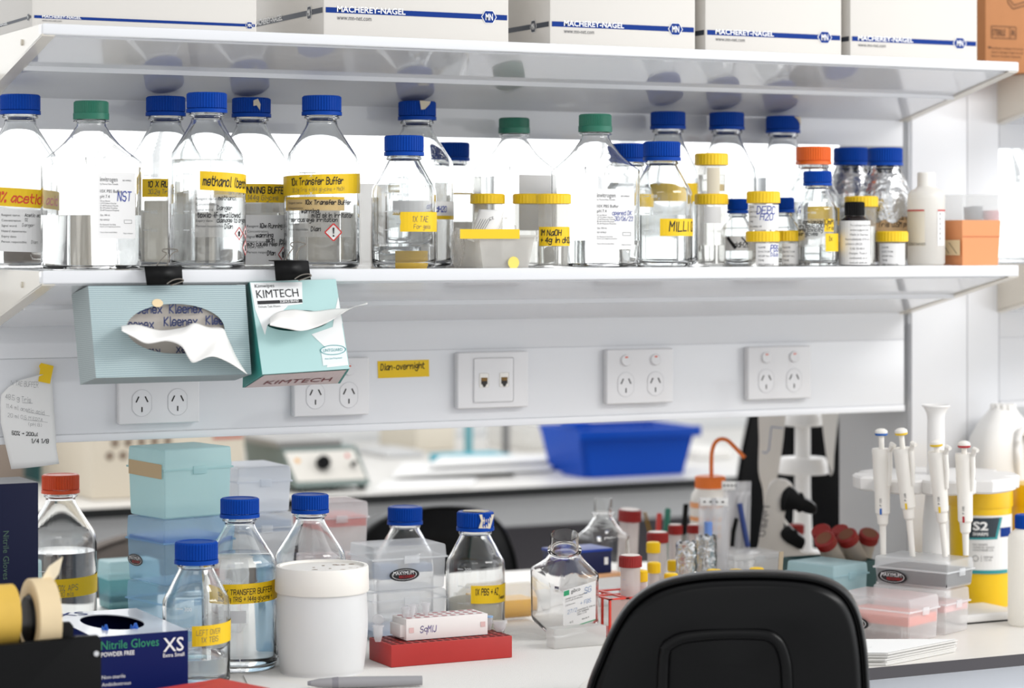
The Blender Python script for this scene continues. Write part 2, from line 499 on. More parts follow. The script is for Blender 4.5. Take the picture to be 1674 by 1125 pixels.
# far bench
FZ = .90; FY = 5.07
t = thing('worktop', 'far white worktop with a black edge behind the chairs', 'worktop', (-.6, FY, FZ))
b = BM(); box(b, 0, 6.5, .003, 1.33, -.02, 0); mk('top_surface', b, mat('far_worktop', '#dcd9d4', .4), t)
b = BM(); box(b, 0, 6.5, 0, .0028, -.021, -.0005); mk('edge_band', b, mat('black_edge_band', '#1b1c1c', .4), t)
t = thing('base_cabinet', 'grey bench frame with a white apron below the far worktop', 'cabinet', (-.55, FY + .03, 0))
b = BM(); box(b, 0, 6.4, 0, .04, FZ - .092, FZ - .022); mk('apron', b, mat('apron_white', '#cfcfce', .4), t)
b = BM(); box(b, 0, 6.4, .34, 1.2, 0, FZ - .1); mk('carcass', b, mat('dark_grey_laminate', '#5f5b5f', .5), t)
for q in (0, 2.1, 4.2, 6.34):
    b = BM(); box(b, q, q + .05, .05, .35, 0, FZ - .023); mk('leg_frame', b, mat('steel_and_shade_grey'), t)

# ---------------------------------------------------------------- cartons on the top shelf
CARD = mat('white_carton_board', '#d3cfc9', .6, bump=(220, .12, .0004))
NAVY = mat('navy_print', '#0c3380', .6, spec=.15); GREYP = mat('grey_print', '#5b5b5e', .6)
PW = mat('white_print', '#f0f0f0', .6)
def hexagon(cu, cv, a, hgt): return [(cu - a, cv), (cu - a * .52, cv + hgt), (cu + a * .52, cv + hgt), (cu + a, cv), (cu + a * .52, cv - hgt), (cu - a * .52, cv - hgt)]
def carton(label, pa, pb, Y, pyband, bw, logo, txt0, texth, depth=.27, side=False, ht=.24):
    """front face spans columns pa to pb; band centre row pyband (at the middle), widths in px"""
    x0, x1 = Y * XR(pa), Y * XR(pb); L = x1 - x0; pm = (pa + pb) / 2; m = mpp(pm, Y)
    t = thing('carton', label, 'carton', (x0, Y, TOP), 0, 'white supply cartons on the top shelf')
    b = BM(); box(b, 0, L, 0, depth, .0003, ht, r=.003, seg=2); mk('box', b, CARD, t)
    zb = Zat(pm, pyband, Y) - TOP; hb = bw * m / 2; sx = L / (pb - pa)
    fm = planemap((0, 0, 0), (1, 0, 0), (0, 0, 1), .0004); fm2 = planemap((0, 0, 0), (1, 0, 0), (0, 0, 1), .0007); fm3 = planemap((0, 0, 0), (1, 0, 0), (0, 0, 1), .001)
    band = put('printed_band', rect(.003, zb - hb, L - .003, zb + hb), fm, NAVY, t)
    lu = (logo - pa) * sx; a = bw * 1.35 * sx; hh = bw * 1.12 * m
    put('logo', [hexagon(lu, zb, a * 1.12, hh * 1.1)], fm2, PW, band)
    put('logo', [hexagon(lu, zb, a, hh)], fm3, NAVY, band)
    fm4 = planemap((0, 0, 0), (1, 0, 0), (0, 0, 1), .0013)
    put('logo', shift(font('MN', hh * 1.1, a * 1.05, .02), lu - a * .52, zb - hh * .55), fm4, PW, band)
    tw = (texth[1] - txt0) * sx
    put('lettering', shift(font('MACHEREY-NAGEL', texth[0] * m, tw, .02), (txt0 - pa) * sx, zb - hb * .55), fm2, PW, band)
    put('lettering', shift(font('www.mn-net.com', texth[0] * m * .8, tw * .5), (txt0 - pa) * sx, zb - hb - texth[0] * m * 1.15), fm2, GREYP, band)
    if side:
        s = planemap((0, depth, 0), (0, -1, 0), (0, 0, 1), .0004); s2 = planemap((0, depth, 0), (0, -1, 0), (0, 0, 1), .0007)
        s3 = planemap((0, depth, 0), (0, -1, 0), (0, 0, 1), .001); s4 = planemap((0, depth, 0), (0, -1, 0), (0, 0, 1), .0013)
        sb = put('printed_band', rect(.003, zb - hb, depth - .003, zb + hb), s, mat('navy_print_shaded', '#2c3340', .5), t)  # same navy band, side-face shade put into its colour
        u = depth - side
        put('logo', [hexagon(u, zb, hh * 1.3, hh * 1.1)], s2, PW, sb); put('logo', [hexagon(u, zb, hh * 1.14, hh)], s3, mat('navy_print_shaded'), sb)
        put('logo', shift(font('MN', hh * 1.1, hh * 1.2, .02), u - hh * .6, zb - hh * .55), s4, PW, sb)
        put('lettering', shift(font('MACHEREY-NAGEL', texth[0] * m, .11, .02), u - .21, zb - hb * .55), s2, PW, sb)
    return t
carton('white carton with a thin blue band, at the wall end of the top shelf', 52, 420, 3.09, 34.5, 4.6, 407, 68, (4.2, 130), side=.014)
carton('white carton with a blue band, second in the row after the thin-banded one', 529, 832, 3.085, 22.5, 8.6, 798, 550, (9.5, 660), side=.05)
carton('white carton with a blue band, standing in the middle of the five', 899, 1137, 3.085, 44, 8.2, 1103, 921, (8.6, 1018), side=.05)
carton('white carton with a blue band, between the middle carton and the end carton', 1153, 1376, 3.085, 57.5, 8, 1347, 1169, (8, 1263), side=.05)
carton('white carton with a blue band, beside the brown cardboard box', 1390, 1598, 3.085, 67.5, 7.6, 1568, 1402, (7.4, 1491), side=.05)
# brown sterile-goods box
Yb = 3.22; x0 = Yb * XR(1611)
t = thing('cardboard_box', 'brown cardboard box printed with a black STERILE R mark', 'box', (x0, Yb, TOP))
b = BM(); box(b, 0, .36, 0, .26, .0003, .26, r=.003); mk('box', b, mat('brown_cardboard', '#b57a4c', .7, vary=.12), t)
fm = planemap((0, 0, 0), (1, 0, 0), (0, 0, 1), .0005); BR = mat('brown_black_print', '#3b2415', .7); m_ = mpp(1640, Yb)
def bx(px, py): return ((px - 1611) * m_ * 1.06, Zat(px, py, Yb) - TOP)
u0, v0 = bx(1622, 62); u1, v1 = bx(1669, 45)
put('lettering', outline([(u0, v0), (u1, v0), (u1, v1), (u0, v1)], .0012) + shift(font('STERILE', .0105, .026, .01), u0 + .002, v0 + .004) + line(u1 - .0125, v0, u1 - .0125, v1, .001) + shift(font('R', .0105), u1 - .009, v0 + .004), fm, BR, t)
q = []
for i, s in enumerate(('Sterility by irradiation. Do not use', 'if pack is damaged. Single use only.', 'Store in a dry place. Keep away')):
    a, c = bx(1622, 80 + i * 6.4); q += shift(font(s, .0032), a, c)
a, c = bx(1617, 79); q += rect(a - .001, c, a + .004, c + .003)
put('lettering', q, fm, BR, t)
a, c = bx(1648, -8)
put('printed_symbol', outline([(a, c + .04), (a + .006, c - .012), (a + .016, c - .022), (a + .06, c - .01), (a + .06, c + .04)], .0016) + outline([(a + .005, c + .04), (a + .01, c - .008), (a + .018, c - .016), (a + .056, c - .005), (a + .056, c + .04)], .0016), fm, BR, t)
# ---------------------------------------------------------------- bottles
SZ = {'litre': dict(R=.0505, zs=.141, zn=.190, rn=.0205, zc=.2028, top=.2292, rc=.0262),
      'half':  dict(R=.0430, zs=.103, zn=.143, rn=.0205, zc=.1485, top=.1755, rc=.0262),
      'quarter': dict(R=.0355, zs=.074, zn=.107, rn=.0175, zc=.1130, top=.1370, rc=.0225),
      'small': dict(R=.0270, zs=.056, zn=.075, rn=.0125, zc=.0815, top=.1050, rc=.0165)}
def interp(prof, z):
    for (r0, z0), (r1, z1) in zip(prof, prof[1:]):
        if z0 <= z <= z1 and z1 > z0: return r0 + (r1 - r0) * (z - z0) / (z1 - z0)
    return prof[-1][0]
def shoulder(d):
    R, zs, zn, rn = d['R'], d['zs'], d['zn'], d['rn']; h = zn - zs
    p = [(R, zs - h * .25), (R * .995, zs - h * .04), (R * .955, zs + h * .12), (R * .86, zs + h * .28), (rn + (R - rn) * .42, zs + h * .6), (rn + (R - rn) * .16, zs + h * .85), (rn + .0008, zn), (rn, zn + .003)]
    return smooth(p, 3)
def ribbed_cap(bm, r, z0, z1, ribs=44, depth=.0011):
    n = ribs * 4
    def ring(f, z): return [((f - (depth if (i % 4) > 1 else 0)) * math.sin(2 * math.pi * i / n), -(f - (depth if (i % 4) > 1 else 0)) * math.cos(2 * math.pi * i / n), z) for i in range(n)]
    def flat(f, z): return [(f * math.sin(2 * math.pi * i / n), -f * math.cos(2 * math.pi * i / n), z) for i in range(n)]
    rings(bm, [flat(r - .002, z0), ring(r, z0 + .0006), ring(r, z1 - .0018), flat(r - .0022, z1), flat(r - .006, z1), flat(r - .0068, z1 - .0007)])
class Bottle: pass
def cap_parts(t, d, capm, ring=True):
    b = BM(); ribbed_cap(b, d['rc'], d['zc'] + (.0058 if ring else .0), d['top']); c = mk('cap', b, capm, t, angle=.5)
    if ring:
        b = BM(); r = d['rc'] + .0007
        lathe(b, [(r - .004, d['zc']), (r, d['zc'] + .0003), (r - .0002, d['zc'] + .0052), (r - .0012, d['zc'] + .0056), (r - .004, d['zc'] + .0056)], 48); mk('pouring_ring', b, capm, c)
    return c
def bottle(label, cx, Y, z, size='litre', capm=None, level=None, group=None, glassm=None, liquid=None, cap=True, marks=True, name='reagent_bottle', cat='bottle', R=None, k=1.0, top=None):
    d = dict(SZ[size])
    if R: d['R'] = R
    if top: k = (H - z + (HY - top) * mpp(cx, Y)) / d['top']
    R = d['R']; t = thing(name, label, cat, at(cx, Y, z), face(cx), group); t.scale = (k, k, k)
    g = glassm or glass(); th = .0023
    sh = shoulder(d); zc = d['zc']; rn = d['rn']
    foot = [(0, .0032), (R * .7, .0028), (R - .0075, .0), (R - .003, .0012), (R - .0008, .0045), (R, .010)]
    outer = foot + sh + [(rn, zc - .0058), (rn + .0026, zc - .0046), (rn + .0032, zc - .0028), (rn + .002, zc - .0012), (rn, zc), (rn - .0006, zc + .014)]
    inner = [(0, .0070), (R * .7, .0066), (R - .0085, .0058), (R - .0045, .0075), (R - th, .0125)] + [(r - th, zz) for r, zz in sh] + [(rn - th, zc), (rn - th - .0006, zc + .014)]
    b = BM(); lathe(b, outer + inner[::-1], 40); body = mk('glass_body', b, g, t, angle=1.2)
    o = Bottle(); o.t, o.R, o.cx, o.Y, o.z, o.m, o.d, o.body, o.k = t, R, cx, Y, z, mpp(cx, Y) / k, d, body, k
    if cap: o.cap = cap_parts(t, d, capm or blue())
    if level:
        lv = min(V(o, level), zc)
        gp = .0003
        prof = [(0, .0070 + gp)] + [(r - gp, zz + gp) for r, zz in inner[1:] if zz + gp < lv - .0005] + [(interp(inner[1:], lv) - gp, lv), (0, lv)]
        b = BM(); lathe(b, prof, 40); o.liq = mk('liquid', b, liquid or water(), t, angle=1.0)
    if marks:                                                      # moulded white graduations
        fn = cylmap(R, .0004); q = []
        for k in range(4 if size == 'litre' else 3):
            v = .05 + k * .024; q += rect(-.62 * R, v, -.62 * R + .009, v + .0009) + shift(font(str((8 if size == 'litre' else 4) * 100 - 100 * (3 - k)), .0045), -.62 * R + .011, v - .002)
        put('graduation_marks', q, fn, mat('etched_white', '#e4e6e6', .6), body)
    return o
def U(o, px):
    s = max(-.999, min(.999, (px - o.cx) * o.m / o.R)); return o.R * math.asin(s)
def V(o, py): return (H - o.z) / getattr(o, 'k', 1.0) + (HY - py) * o.m
def tape(o, x0, x1, yt, yb, m=None, slope=0, texts=(), off=.0006, name='tape_label', ragged=0, im=None):
    """texts: (string, px of left end, baseline row, capital height in px[, stroke])"""
    u0, u1 = (U(o, x0) if x0 is not None else -1.9 * o.R), (U(o, x1) if x1 is not None else 1.9 * o.R)
    vt, vb = V(o, yt), V(o, yb); um = (u0 + u1) / 2
    tp = patch(name, u0, u1, vb - slope * um, vt - slope * um, cylmap(o.R, off), m or yellow(), o.t, slope=slope, n=18, ragged=ragged, seed=int(x1 or 7))
    groups = {}
    for k, tx in enumerate(texts):
        s, px, py, h = tx[:4]; w = tx[4] if len(tx) > 4 else .14; im_ = tx[5] if len(tx) > 5 else (im or ink())
        u = U(o, px) if px is not None else u0 + .002
        if w is None: q = font(s, h * o.m)
        else: q = hand(s, h * o.m, w, seed=k + int(o.cx))
        uc = u
        wpx = tx[6] if len(tx) > 6 else None
        if wpx:
            mx = max(a for f in q for a, _ in f); q = [[(a * wpx * o.m / mx, c) for a, c in f] for f in q]
        groups.setdefault((w is None, im_.name), []).extend(shift(q, u, V(o, py) + slope * (u - um), math.atan(slope)))
    for (printed, mn), q in groups.items():
        put('lettering' if printed else 'handwriting', q, cylmap(o.R, off + .0003), MATS[mn], tp)
    return tp
def diamond(o, px, py, half, symbol='!'):
    u, v, a = U(o, px), V(o, py), half * o.m
    fn = lambda k: cylmap(o.R, .0011 + k * .0003)
    s = put('hazard_sticker', [[(u - a, v), (u, v - a), (u + a, v), (u, v + a)]], fn(0), paper(), o.t)
    put('red_border', outline([(u - a * .93, v), (u, v - a * .93), (u + a * .93, v), (u, v + a * .93)], a * .13), fn(1), mat('red_print', '#c3201f', .5), s)
    if symbol == '!': q = [[(u - a * .1, v + a * .5), (u - a * .05, v - a * .15), (u + a * .05, v - a * .15), (u + a * .1, v + a * .5)]] + oval(u, v - a * .38, a * .1, a * .1, 12)
    else: q = oval(u, v + a * .12, a * .25, a * .25, 12) + rect(u - a * .2, v - a * .4, u + a * .2, v - a * .05)
    put('lettering', q, fn(1), ink(), s)
RED_INK = mat('red_marker', '#d8452a', .5); BLUE_INK = mat('blue_pen', '#1d3c9c', .5); PENCIL = mat('grey_pencil', '#6a665f', .6)
PRINT = mat('grey_lettering', '#46464a', .6); FILM = mat('clear_sticker', '#ecebe8', .35, clear=.62)
WHITE_LABEL = mat('white_label_paper', '#e4e3e2', .55)
FORM = ('Reagent name:', 'Concentration:', 'Signal word:', 'Hazard statements:', 'Expiry date:', 'Person responsible:')
def form(px, y0, dy, h, rows=FORM): return [(s, px, y0 + i * dy, h, None, PRINT) for i, s in enumerate(rows)]
GB = 'blue-capped glass bottles on the lower shelf'
Z = SHELF + .0004

o = bottle('blue-capped litre bottle with red writing on its yellow tape, by the shelf bracket', 33, 3.215, Z, top=155, level=352, group=GB, liquid=water())
tape(o, -25, 100, 310, 340, texts=[('1% acetic acid', -1, 333, 15, .17, RED_INK)], slope=-.06)
tape(o, -28, 76, 343, 411, m=WHITE_LABEL, name='form_label', slope=-.03, texts=form(4, 354, 8.6, 3.6) + [('Acetic acid', 40, 354, 5, .16), ('1%', 40, 361.5, 5), ('Danger', 36, 370, 5, .1), ('Dian', 50, 397, 5, .1)])
o = bottle('blue-capped litre bottle half hidden behind the green-capped one, tape starting 10X', 271, 3.25, Z, top=158, level=294, group=GB)
tape(o, 234, None, 294, 323, texts=[('10 X RUNNING BUFFER', 243, 307, 9, .2), ('30.2g Tris + 144g glycine', 243, 318, 7, .12, PENCIL)])
o = bottle('blue-capped litre bottle with yellow tape reading methanol', 338, 3.095, Z, top=152, level=262, group=GB)
tape(o, 327, None, 284.5, 315, slope=-.05, texts=[('methanol (bench)', 332, 307, 15, .17, ink(), 96)])
tape(o, 319, 399, 319, 388, m=FILM, name='form_label', texts=form(321, 328, 8.8, 4) + [('methanol', 356, 328, 7, .18), ('Danger', 354, 344, 7, .18), ('toxic if swallowed', 323, 356, 8, .2), ('damage to organs', 354, 364, 7, .2), ('Dian', 366, 374, 7, .2)])
diamond(o, 389, 382, 11, 'o'); diamond(o, 399, 380, 11, 'o'); diamond(o, 399, 405, 13, 'o')
o = bottle('blue-capped litre bottle with a torn scrap of tape on the cap, RUNNING BUFFER tape', 411, 3.25, Z, top=160.5, level=349, group=GB)
tape(o, 395, None, 302, 332, texts=[('RUNNING BUFFER', 391, 317, 10, .2), ('144g Glycine', 405, 328, 8, .11, PENCIL)])
tape(o, 392, 464, 352, 432, m=WHITE_LABEL, name='form_label', texts=form(404, 372, 8.4, 4) + [('10x Running Buffer', 424, 373, 7, .2), ('warning', 418, 388, 7, .2), ('skin & eye', 434, 396, 7, .2), ('may cause resp irritation', 404, 402, 6, .2), ('Dian', 436, 417, 7, .2)])
diamond(o, 461, 416, 13, 'o')
def scrap(o, pts, m=None):
    r = o.d['rc']; fn = cylmap(r, .0016)
    q = [((x - o.cx) * o.m / 1.0, V(o, y)) for x, y in pts]
    return put('tape_scrap', [[(r * math.asin(max(-.99, min(.99, u / r))), v) for u, v in q]], fn, m or mat('torn_masking_tape', '#cfc4ae', .7), o.cap)
scrap(o, [(414, 166), (421, 163), (425, 172), (424, 182), (419, 174), (414, 175)])
o = bottle('blue-capped litre bottle labelled 10x Transfer Buffer with a red warning diamond', 526, 3.14, Z, top=157, level=283, group=GB)
tape(o, None, 590, 287, 319, slope=.03, texts=[('10x Transfer Buffer', 478, 303, 11, .17, ink(), 92), ('30.2g Tris + 144 glycine + MeOH', 479, 314, 6, .08, PENCIL, 92)])
tape(o, 469, 562, 323, 345, m=mat('faded_yellow_tape', '#d9b12c', .6))
tape(o, 471, 572, 327, 388, m=FILM, name='form_label', off=.001, texts=form(474, 334, 8.6, 3.6) + [('10x Transfer Buffer', 500, 335, 7, .2), ('warning', 494, 349, 7, .2), ('mild skin irritation', 510, 356, 7, .2), ('serious eye irritation', 478, 363, 6.5, .2), ('Dian', 509, 378, 7, .2)])
diamond(o, 544.5, 380, 15)
o = bottle('half-litre bottle with a blue cap and torn tape reading 1X, before the taller one', 660.5, 3.075, Z, top=222, size='half', level=403, group=GB)
tape(o, 655, None, 347, 379, ragged=.0012, texts=[('1X TAE', 674, 363, 9, .1, PENCIL), ('For gels', 676, 374, 7, .1, PENCIL)])
tp = tape(o, 645, 702, 410, 441, off=-.0048, m=mat('faded_yellow_tape'), texts=())
o = bottle('tall blue-capped bottle fogged with droplets, torn grey tape on its cap', 682, 3.25, Z, top=166, level=300, group=GB)
tape(o, 640, None, 330, 353, m=WHITE_LABEL, texts=[('ddH2O', 706, 347, 9, .16, BLUE_INK)])
tape(o, 640, None, 353, 359)
fo = random.Random(5); b = BM()
for k in range(110):
    u = U(o, fo.uniform(690, 737)); v = V(o, fo.uniform(236, 330)); r = fo.uniform(.0003, .0009)
    if v > o.d['zs'] - .01: continue
    p = cylmap(o.R, .0002)(u, v); c = bmesh.ops.create_icosphere(b, subdivisions=1, radius=r, matrix=Matrix.Translation(p))
for k in range(160):
    v = fo.uniform(.145, .186); a = fo.uniform(.05, 1.3); rr = interp(shoulder(o.d), v) + .0002; r = fo.uniform(.0003, .0009)
    bmesh.ops.create_icosphere(b, subdivisions=1, radius=r, matrix=Matrix.Translation((rr * math.sin(a), -rr * math.cos(a), v)))
dr = mk('droplets', b, water(), o.t); dr['kind'] = 'stuff'
scrap(o, [(686, 166), (703, 167), (701, 172), (694, 180), (688, 181)])
o = bottle('blue-capped half-litre bottle standing behind the bags in the clear tub', 738, 3.40, Z, top=233, size='half', level=330, group=GB)
tape(o, 700, None, 316, 319)
o = bottle('half-litre bottle with blue cap partly hidden behind the printed square bottle', 1027, 3.185, Z, top=235, size='half', level=300, group=GB, R=.035)
tape(o, 1000, None, 318, 340)
o = bottle('half-litre bottle with a blue cap and tape reading MILLI', 1082, 3.08, Z, top=232, size='half', level=352, group=GB)
tape(o, 1079, None, 358, 386, texts=[('MILLI Q', 1094, 378, 15, .14)])
o = bottle('tall blue-capped litre bottle behind the MILLI bottle', 1092, 3.25, Z, top=183, level=330, group=GB, R=.0445)
tape(o, None, None, 300, 330)
o = bottle('tall blue-capped litre bottle behind the stacked yellow-lidded pots', 1188, 3.255, Z, top=184, level=292, group=GB, R=.0445)
o = bottle('tall blue-capped litre bottle with a pale chip on the cap edge', 1280, 3.265, Z, top=190, level=291, group=GB, R=.0435)
scrap(o, [(1297, 191), (1307, 192), (1308, 206), (1303, 197)])
o = bottle('small blue-capped bottle with black-striped tape behind the tilted pot', 1206, 3.17, Z, top=325, size='small', level=388, marks=False, group=GB)
tape(o, 1186, None, 386, 410, m=WHITE_LABEL, texts=[('ddH2O', 1200, 404, 8, .16)])
put('marker_stripe', line(U(o, 1190), V(o, 388), U(o, 1203), V(o, 406), .005) + line(U(o, 1212), V(o, 388), U(o, 1222), V(o, 400), .002), cylmap(o.R, .0012), ink(), o.t)
o = bottle('small blue-capped bottle between the tilted pot and the orange-capped bottle', 1281, 3.14, Z, top=323, size='small', level=400, group=GB, marks=False)
d = SZ['half']
o = bottle('half-litre bottle with an orange cap, standing on the lower shelf', 1330, 3.17, Z, top=240, size='half', capm=mat('orange_cap_plastic', '#ea6a1c', .4), level=330, R=.0375)
tape(o, 1318, None, 340, 368)
o = bottle('little blue-capped bottle with dense black notes, before the orange-capped one', 1336.5, 3.062, Z, top=280, size='half', level=400, group=GB, R=.037)
tape(o, 1304, 1362, 358, 404, m=FILM, name='form_label', texts=[(s, 1306, 366 + i * 6.4, 6, .2) for i, s in enumerate(('15% acrylamide', 'very toxic H301', 'nerve toxicity', 'wear gloves'))])
tape(o, 1347, 1362, 358, 379, off=.0009, texts=[('10mM', 1346, 367, 8, .16), ('Tris', 1350, 376, 7, .14)])
tape(o, 1349, None, 382, 411, off=.0012, texts=[('1x', 1354, 394, 8, .14)])
# two foil-wrapped bottles
FOIL = mat('aluminium_foil', '#d4d5d6', .22, metal=1, bump=(85, .85, .004))
def foil(o, ztop, zbot):
    rnd = random.Random(int(o.cx)); prof = shoulder(o.d); b = BM(); N = 46; M = 16; rs = []
    for j in range(M + 1):
        v = zbot + (ztop - zbot) * j / M; r = (o.R if v < prof[0][1] else interp(prof, v)) + .0014
        rs.append([((r + rnd.uniform(0, .0019)) * math.sin(2 * math.pi * i / N), -(r + rnd.uniform(0, .0019)) * math.cos(2 * math.pi * i / N), v + rnd.uniform(-.001, .001) + (.006 * math.sin(3 + i * .9) if j in (0, M) else 0)) for i in range(N)])
    rings(b, rs, False, False); mk('foil_wrap', b, FOIL, o.t, angle=.25)
o = bottle('foil-wrapped bottle with a blue cap, beside the orange-capped bottle', 1391, 3.245, Z, top=241.5, size='half', R=.039, level=None, group='foil-wrapped bottles', marks=False)
foil(o, .145, .02)
o = bottle('foil-wrapped bottle with a tan handwritten strip, beside the white plastic bottle', 1447, 3.15, Z, top=242, size='half', R=.039, level=None, group='foil-wrapped bottles', marks=False)
foil(o, .142, .068)
b = BM(); lathe(b, [(0, .0075), (o.R - .006, .0075), (o.R - .003, .013), (o.R - .003, .06), (0, .06)], 40); mk('liquid', b, mat('brown_liquid', '#4a3128', .1), o.t)
tape(o, 1422, 1482, 347, 378, m=mat('tan_tape', '#d0ae84', .6), texts=[('10/08/22 MJ', 1436, 359, 9, .18), ('Tris 0.5M pH', 1436, 371, 8, .18)])

# ---------------------------------------------------------------- square printed bottles
def super_ring(s, n, z, rr):
    """square ring with rounded corners; s half side, rr corner radius"""
    out = []
    for i in range(n):
        q = i * 4 // n; f = (i - q * n / 4) / (n / 4)
        a = math.pi / 2 * q + f * math.pi / 2
        cx, cy = [(1, -1), (1, 1), (-1, 1), (-1, -1)][q]
        out.append((cx * (s - rr) + rr * math.sin(a - 0) if 0 else cx * (s - rr) + rr * math.cos(a - math.pi / 2), cy * (s - rr) + rr * math.sin(a - math.pi / 2), z))
    return out
def square_bottle(label, cx, Y, z, side, zs, zn, rn, top, capm=None, level=None, group=None, turn=.785, bodym=None, captop=None, lean=0, tiltm=None, name='reagent_bottle'):
    t = thing(name, label, 'bottle', at(cx, Y, z), face(cx) + turn, group); n = 48; s = side / 2
    k = (H - z + (HY - captop) * mpp(cx, Y)) / (top + .003) if captop else 1.0; t.scale = (k, k, k)
    if lean: t.rotation_euler = (Matrix.Rotation(face(cx), 3, 'Z') @ Matrix.Rotation(lean, 3, 'X') @ Matrix.Rotation(turn, 3, 'Z')).to_euler()
    def loft(off, zlow):
        out = [super_ring(s - .012 - off, n, zlow, .012), super_ring(s - .002 - off, n, zlow + .0015, .015), super_ring(s - off, n, zlow + .008, .016), super_ring(s - off, n, zs - .008, .016)]
        for f in (0, .12, .3, .5, .7, .88, 1):
            r = s + (rn - s) * f; rc = min(r - .0005, .016 + (rn - .016) * min(1, f * 1.3) + .012 * math.sin(f * 3.14)); out.append(super_ring(r - off, n, zs + (zn - zs) * f, max(.004, rc - off)))
        return out
    nk = [(rn, zn + .004), (rn + .004, zn + .005), (rn + .004, zn + .007), (rn, zn + .008), (rn - .0006, top)]
    circ = lambda r, zz: super_ring(r, n, zz, r - 1e-5)
    L = loft(0, .0) + [circ(r, zz) for r, zz in nk]
    I = loft(.0016, .004) + [circ(rn - .0016, zn + .004), circ(rn - .002, top)]
    b = BM(); rings(b, L + I[::-1]); body = mk('bottle_body', b, bodym or pet(), t, angle=1.0)
    o = Bottle(); o.t, o.cx, o.Y, o.z, o.m, o.body, o.s, o.turn, o.k = t, cx, Y, z, mpp(cx, Y) / k, body, s, turn, k
    if level:
        lv = V(o, level); rs = [r for r in loft(.0020, .0045) if r[0][2] < lv]
        if lv < zs: rs.append(super_ring(s - .002, n, lv, .014))
        b = BM(); rings(b, rs); mk('liquid', b, water(), t, angle=1.0)
    if capm:
        b = BM(); ribbed_cap(b, rn + .0035, zn + .0095, top + .003, 60, .0007); c = mk('cap', b, capm, t, angle=.5)
        b = BM(); lathe(b, [(rn, zn + .0085), (rn + .0042, zn + .0085), (rn + .0042, zn + .0165), (rn + .0034, zn + .017), (rn, zn + .017)], 48); mk('tamper_ring', b, capm, c)
    return o
GREEN = mat('green_cap_plastic', '#1f6b55', .4)
def face_label(o, u0, u1, v0, v1, right=True, m=None):
    """label on the flat side that faces the camera on the given hand; u along the side from its middle"""
    s = o.s + .0006
    g = lambda k: planemap((0, -s - .0003 * k, 0), (1, 0, 0), (0, 0, 1), .0)
    lb = put('printed_label', rect(u0, v0, u1, v1), g(0), m or WHITE_LABEL, o.t); return lb, g
def supplier_label(o, v0, v1, note, right=True, w=.062):
    u0 = -w / 2; lb, g = face_label(o, u0, u0 + w, v0, v1, right); h = v1 - v0; k = h / .1
    q = shift(font('invitrogen', .0070 * k, w * .46), u0 + w * .06, v1 - .014 * k)
    for s, dv, hh in (('by Thermo Fisher Scientific', .019, .0022), ('10X PBS Buffer', .031, .0048), ('pH 7.4', .039, .0048), ('0.2 um filtered', .0445, .0022), ('1.37 M Sodium Chloride', .048, .0022), ('27 mM Potassium Chloride', .0515, .0022), ('80 mM Sodium Phosphate', .055, .0022), ('20 mM Potassium Phosphate', .0585, .0022), ('Qty. 500 mL', .066, .0026), ('REF AM9625', .073, .0024), ('For Research Use Only.', .080, .0022), ('Not for use in diagnostic procedures', .083, .0018), ('Thermo Fisher Scientific Baltics', .0915, .0018)):
        q += shift(font(s, hh * k), u0 + w * .06, v1 - dv * k)
    q += shift(font('REF AM9625', .0022 * k), u0 + w * .66, v1 - .013 * k) + outline([(u0 + w * .7, v1 - .077 * k), (u0 + w * .9, v1 - .077 * k), (u0 + w * .9, v1 - .072 * k), (u0 + w * .7, v1 - .072 * k)], .0004) + shift(font('Made in Lithuania', .0018 * k), u0 + w * .68, v1 - .093 * k)
    put('lettering', q, g(1), PRINT, lb)
    q = []
    for s, du, dv, hh in note: q += shift(hand(s, hh, .12, seed=9), u0 + w * du, v1 - dv * k)
    put('handwriting', q, g(2), BLUE_INK, lb)
SG = 'green-capped square bottles on the lower shelf'
m1 = mpp(149, 3.10)
o = square_bottle('green-capped square bottle with blue letters NST on its printed label', 149, 3.12, Z, .101, .140, .186, .019, .2155, GREEN, 352, SG, turn=.785 - .10, captop=165.5)
supplier_label(o, .040, .125, [('NST', .52, .043, .012)])
o = square_bottle('green-capped square bottle behind the yellow-lidded pots, label hidden', 840.5, 3.25, Z, .0935, .1365, .179, .0182, .2065, GREEN, 289, SG, turn=.785 - .1, captop=193)
lb, g = face_label(o, -.03, .03, .05, .128)
o = square_bottle('green-capped square bottle with a handwritten opening date on the label', 973, 3.09, Z, .097, .132, .176, .019, .206, GREEN, 393, SG, turn=.785 - .22, captop=187)
supplier_label(o, .024, .106, [('opened DK', .44, .043, .0056), ('30/06/23', .50, .0525, .0056)], w=.064)

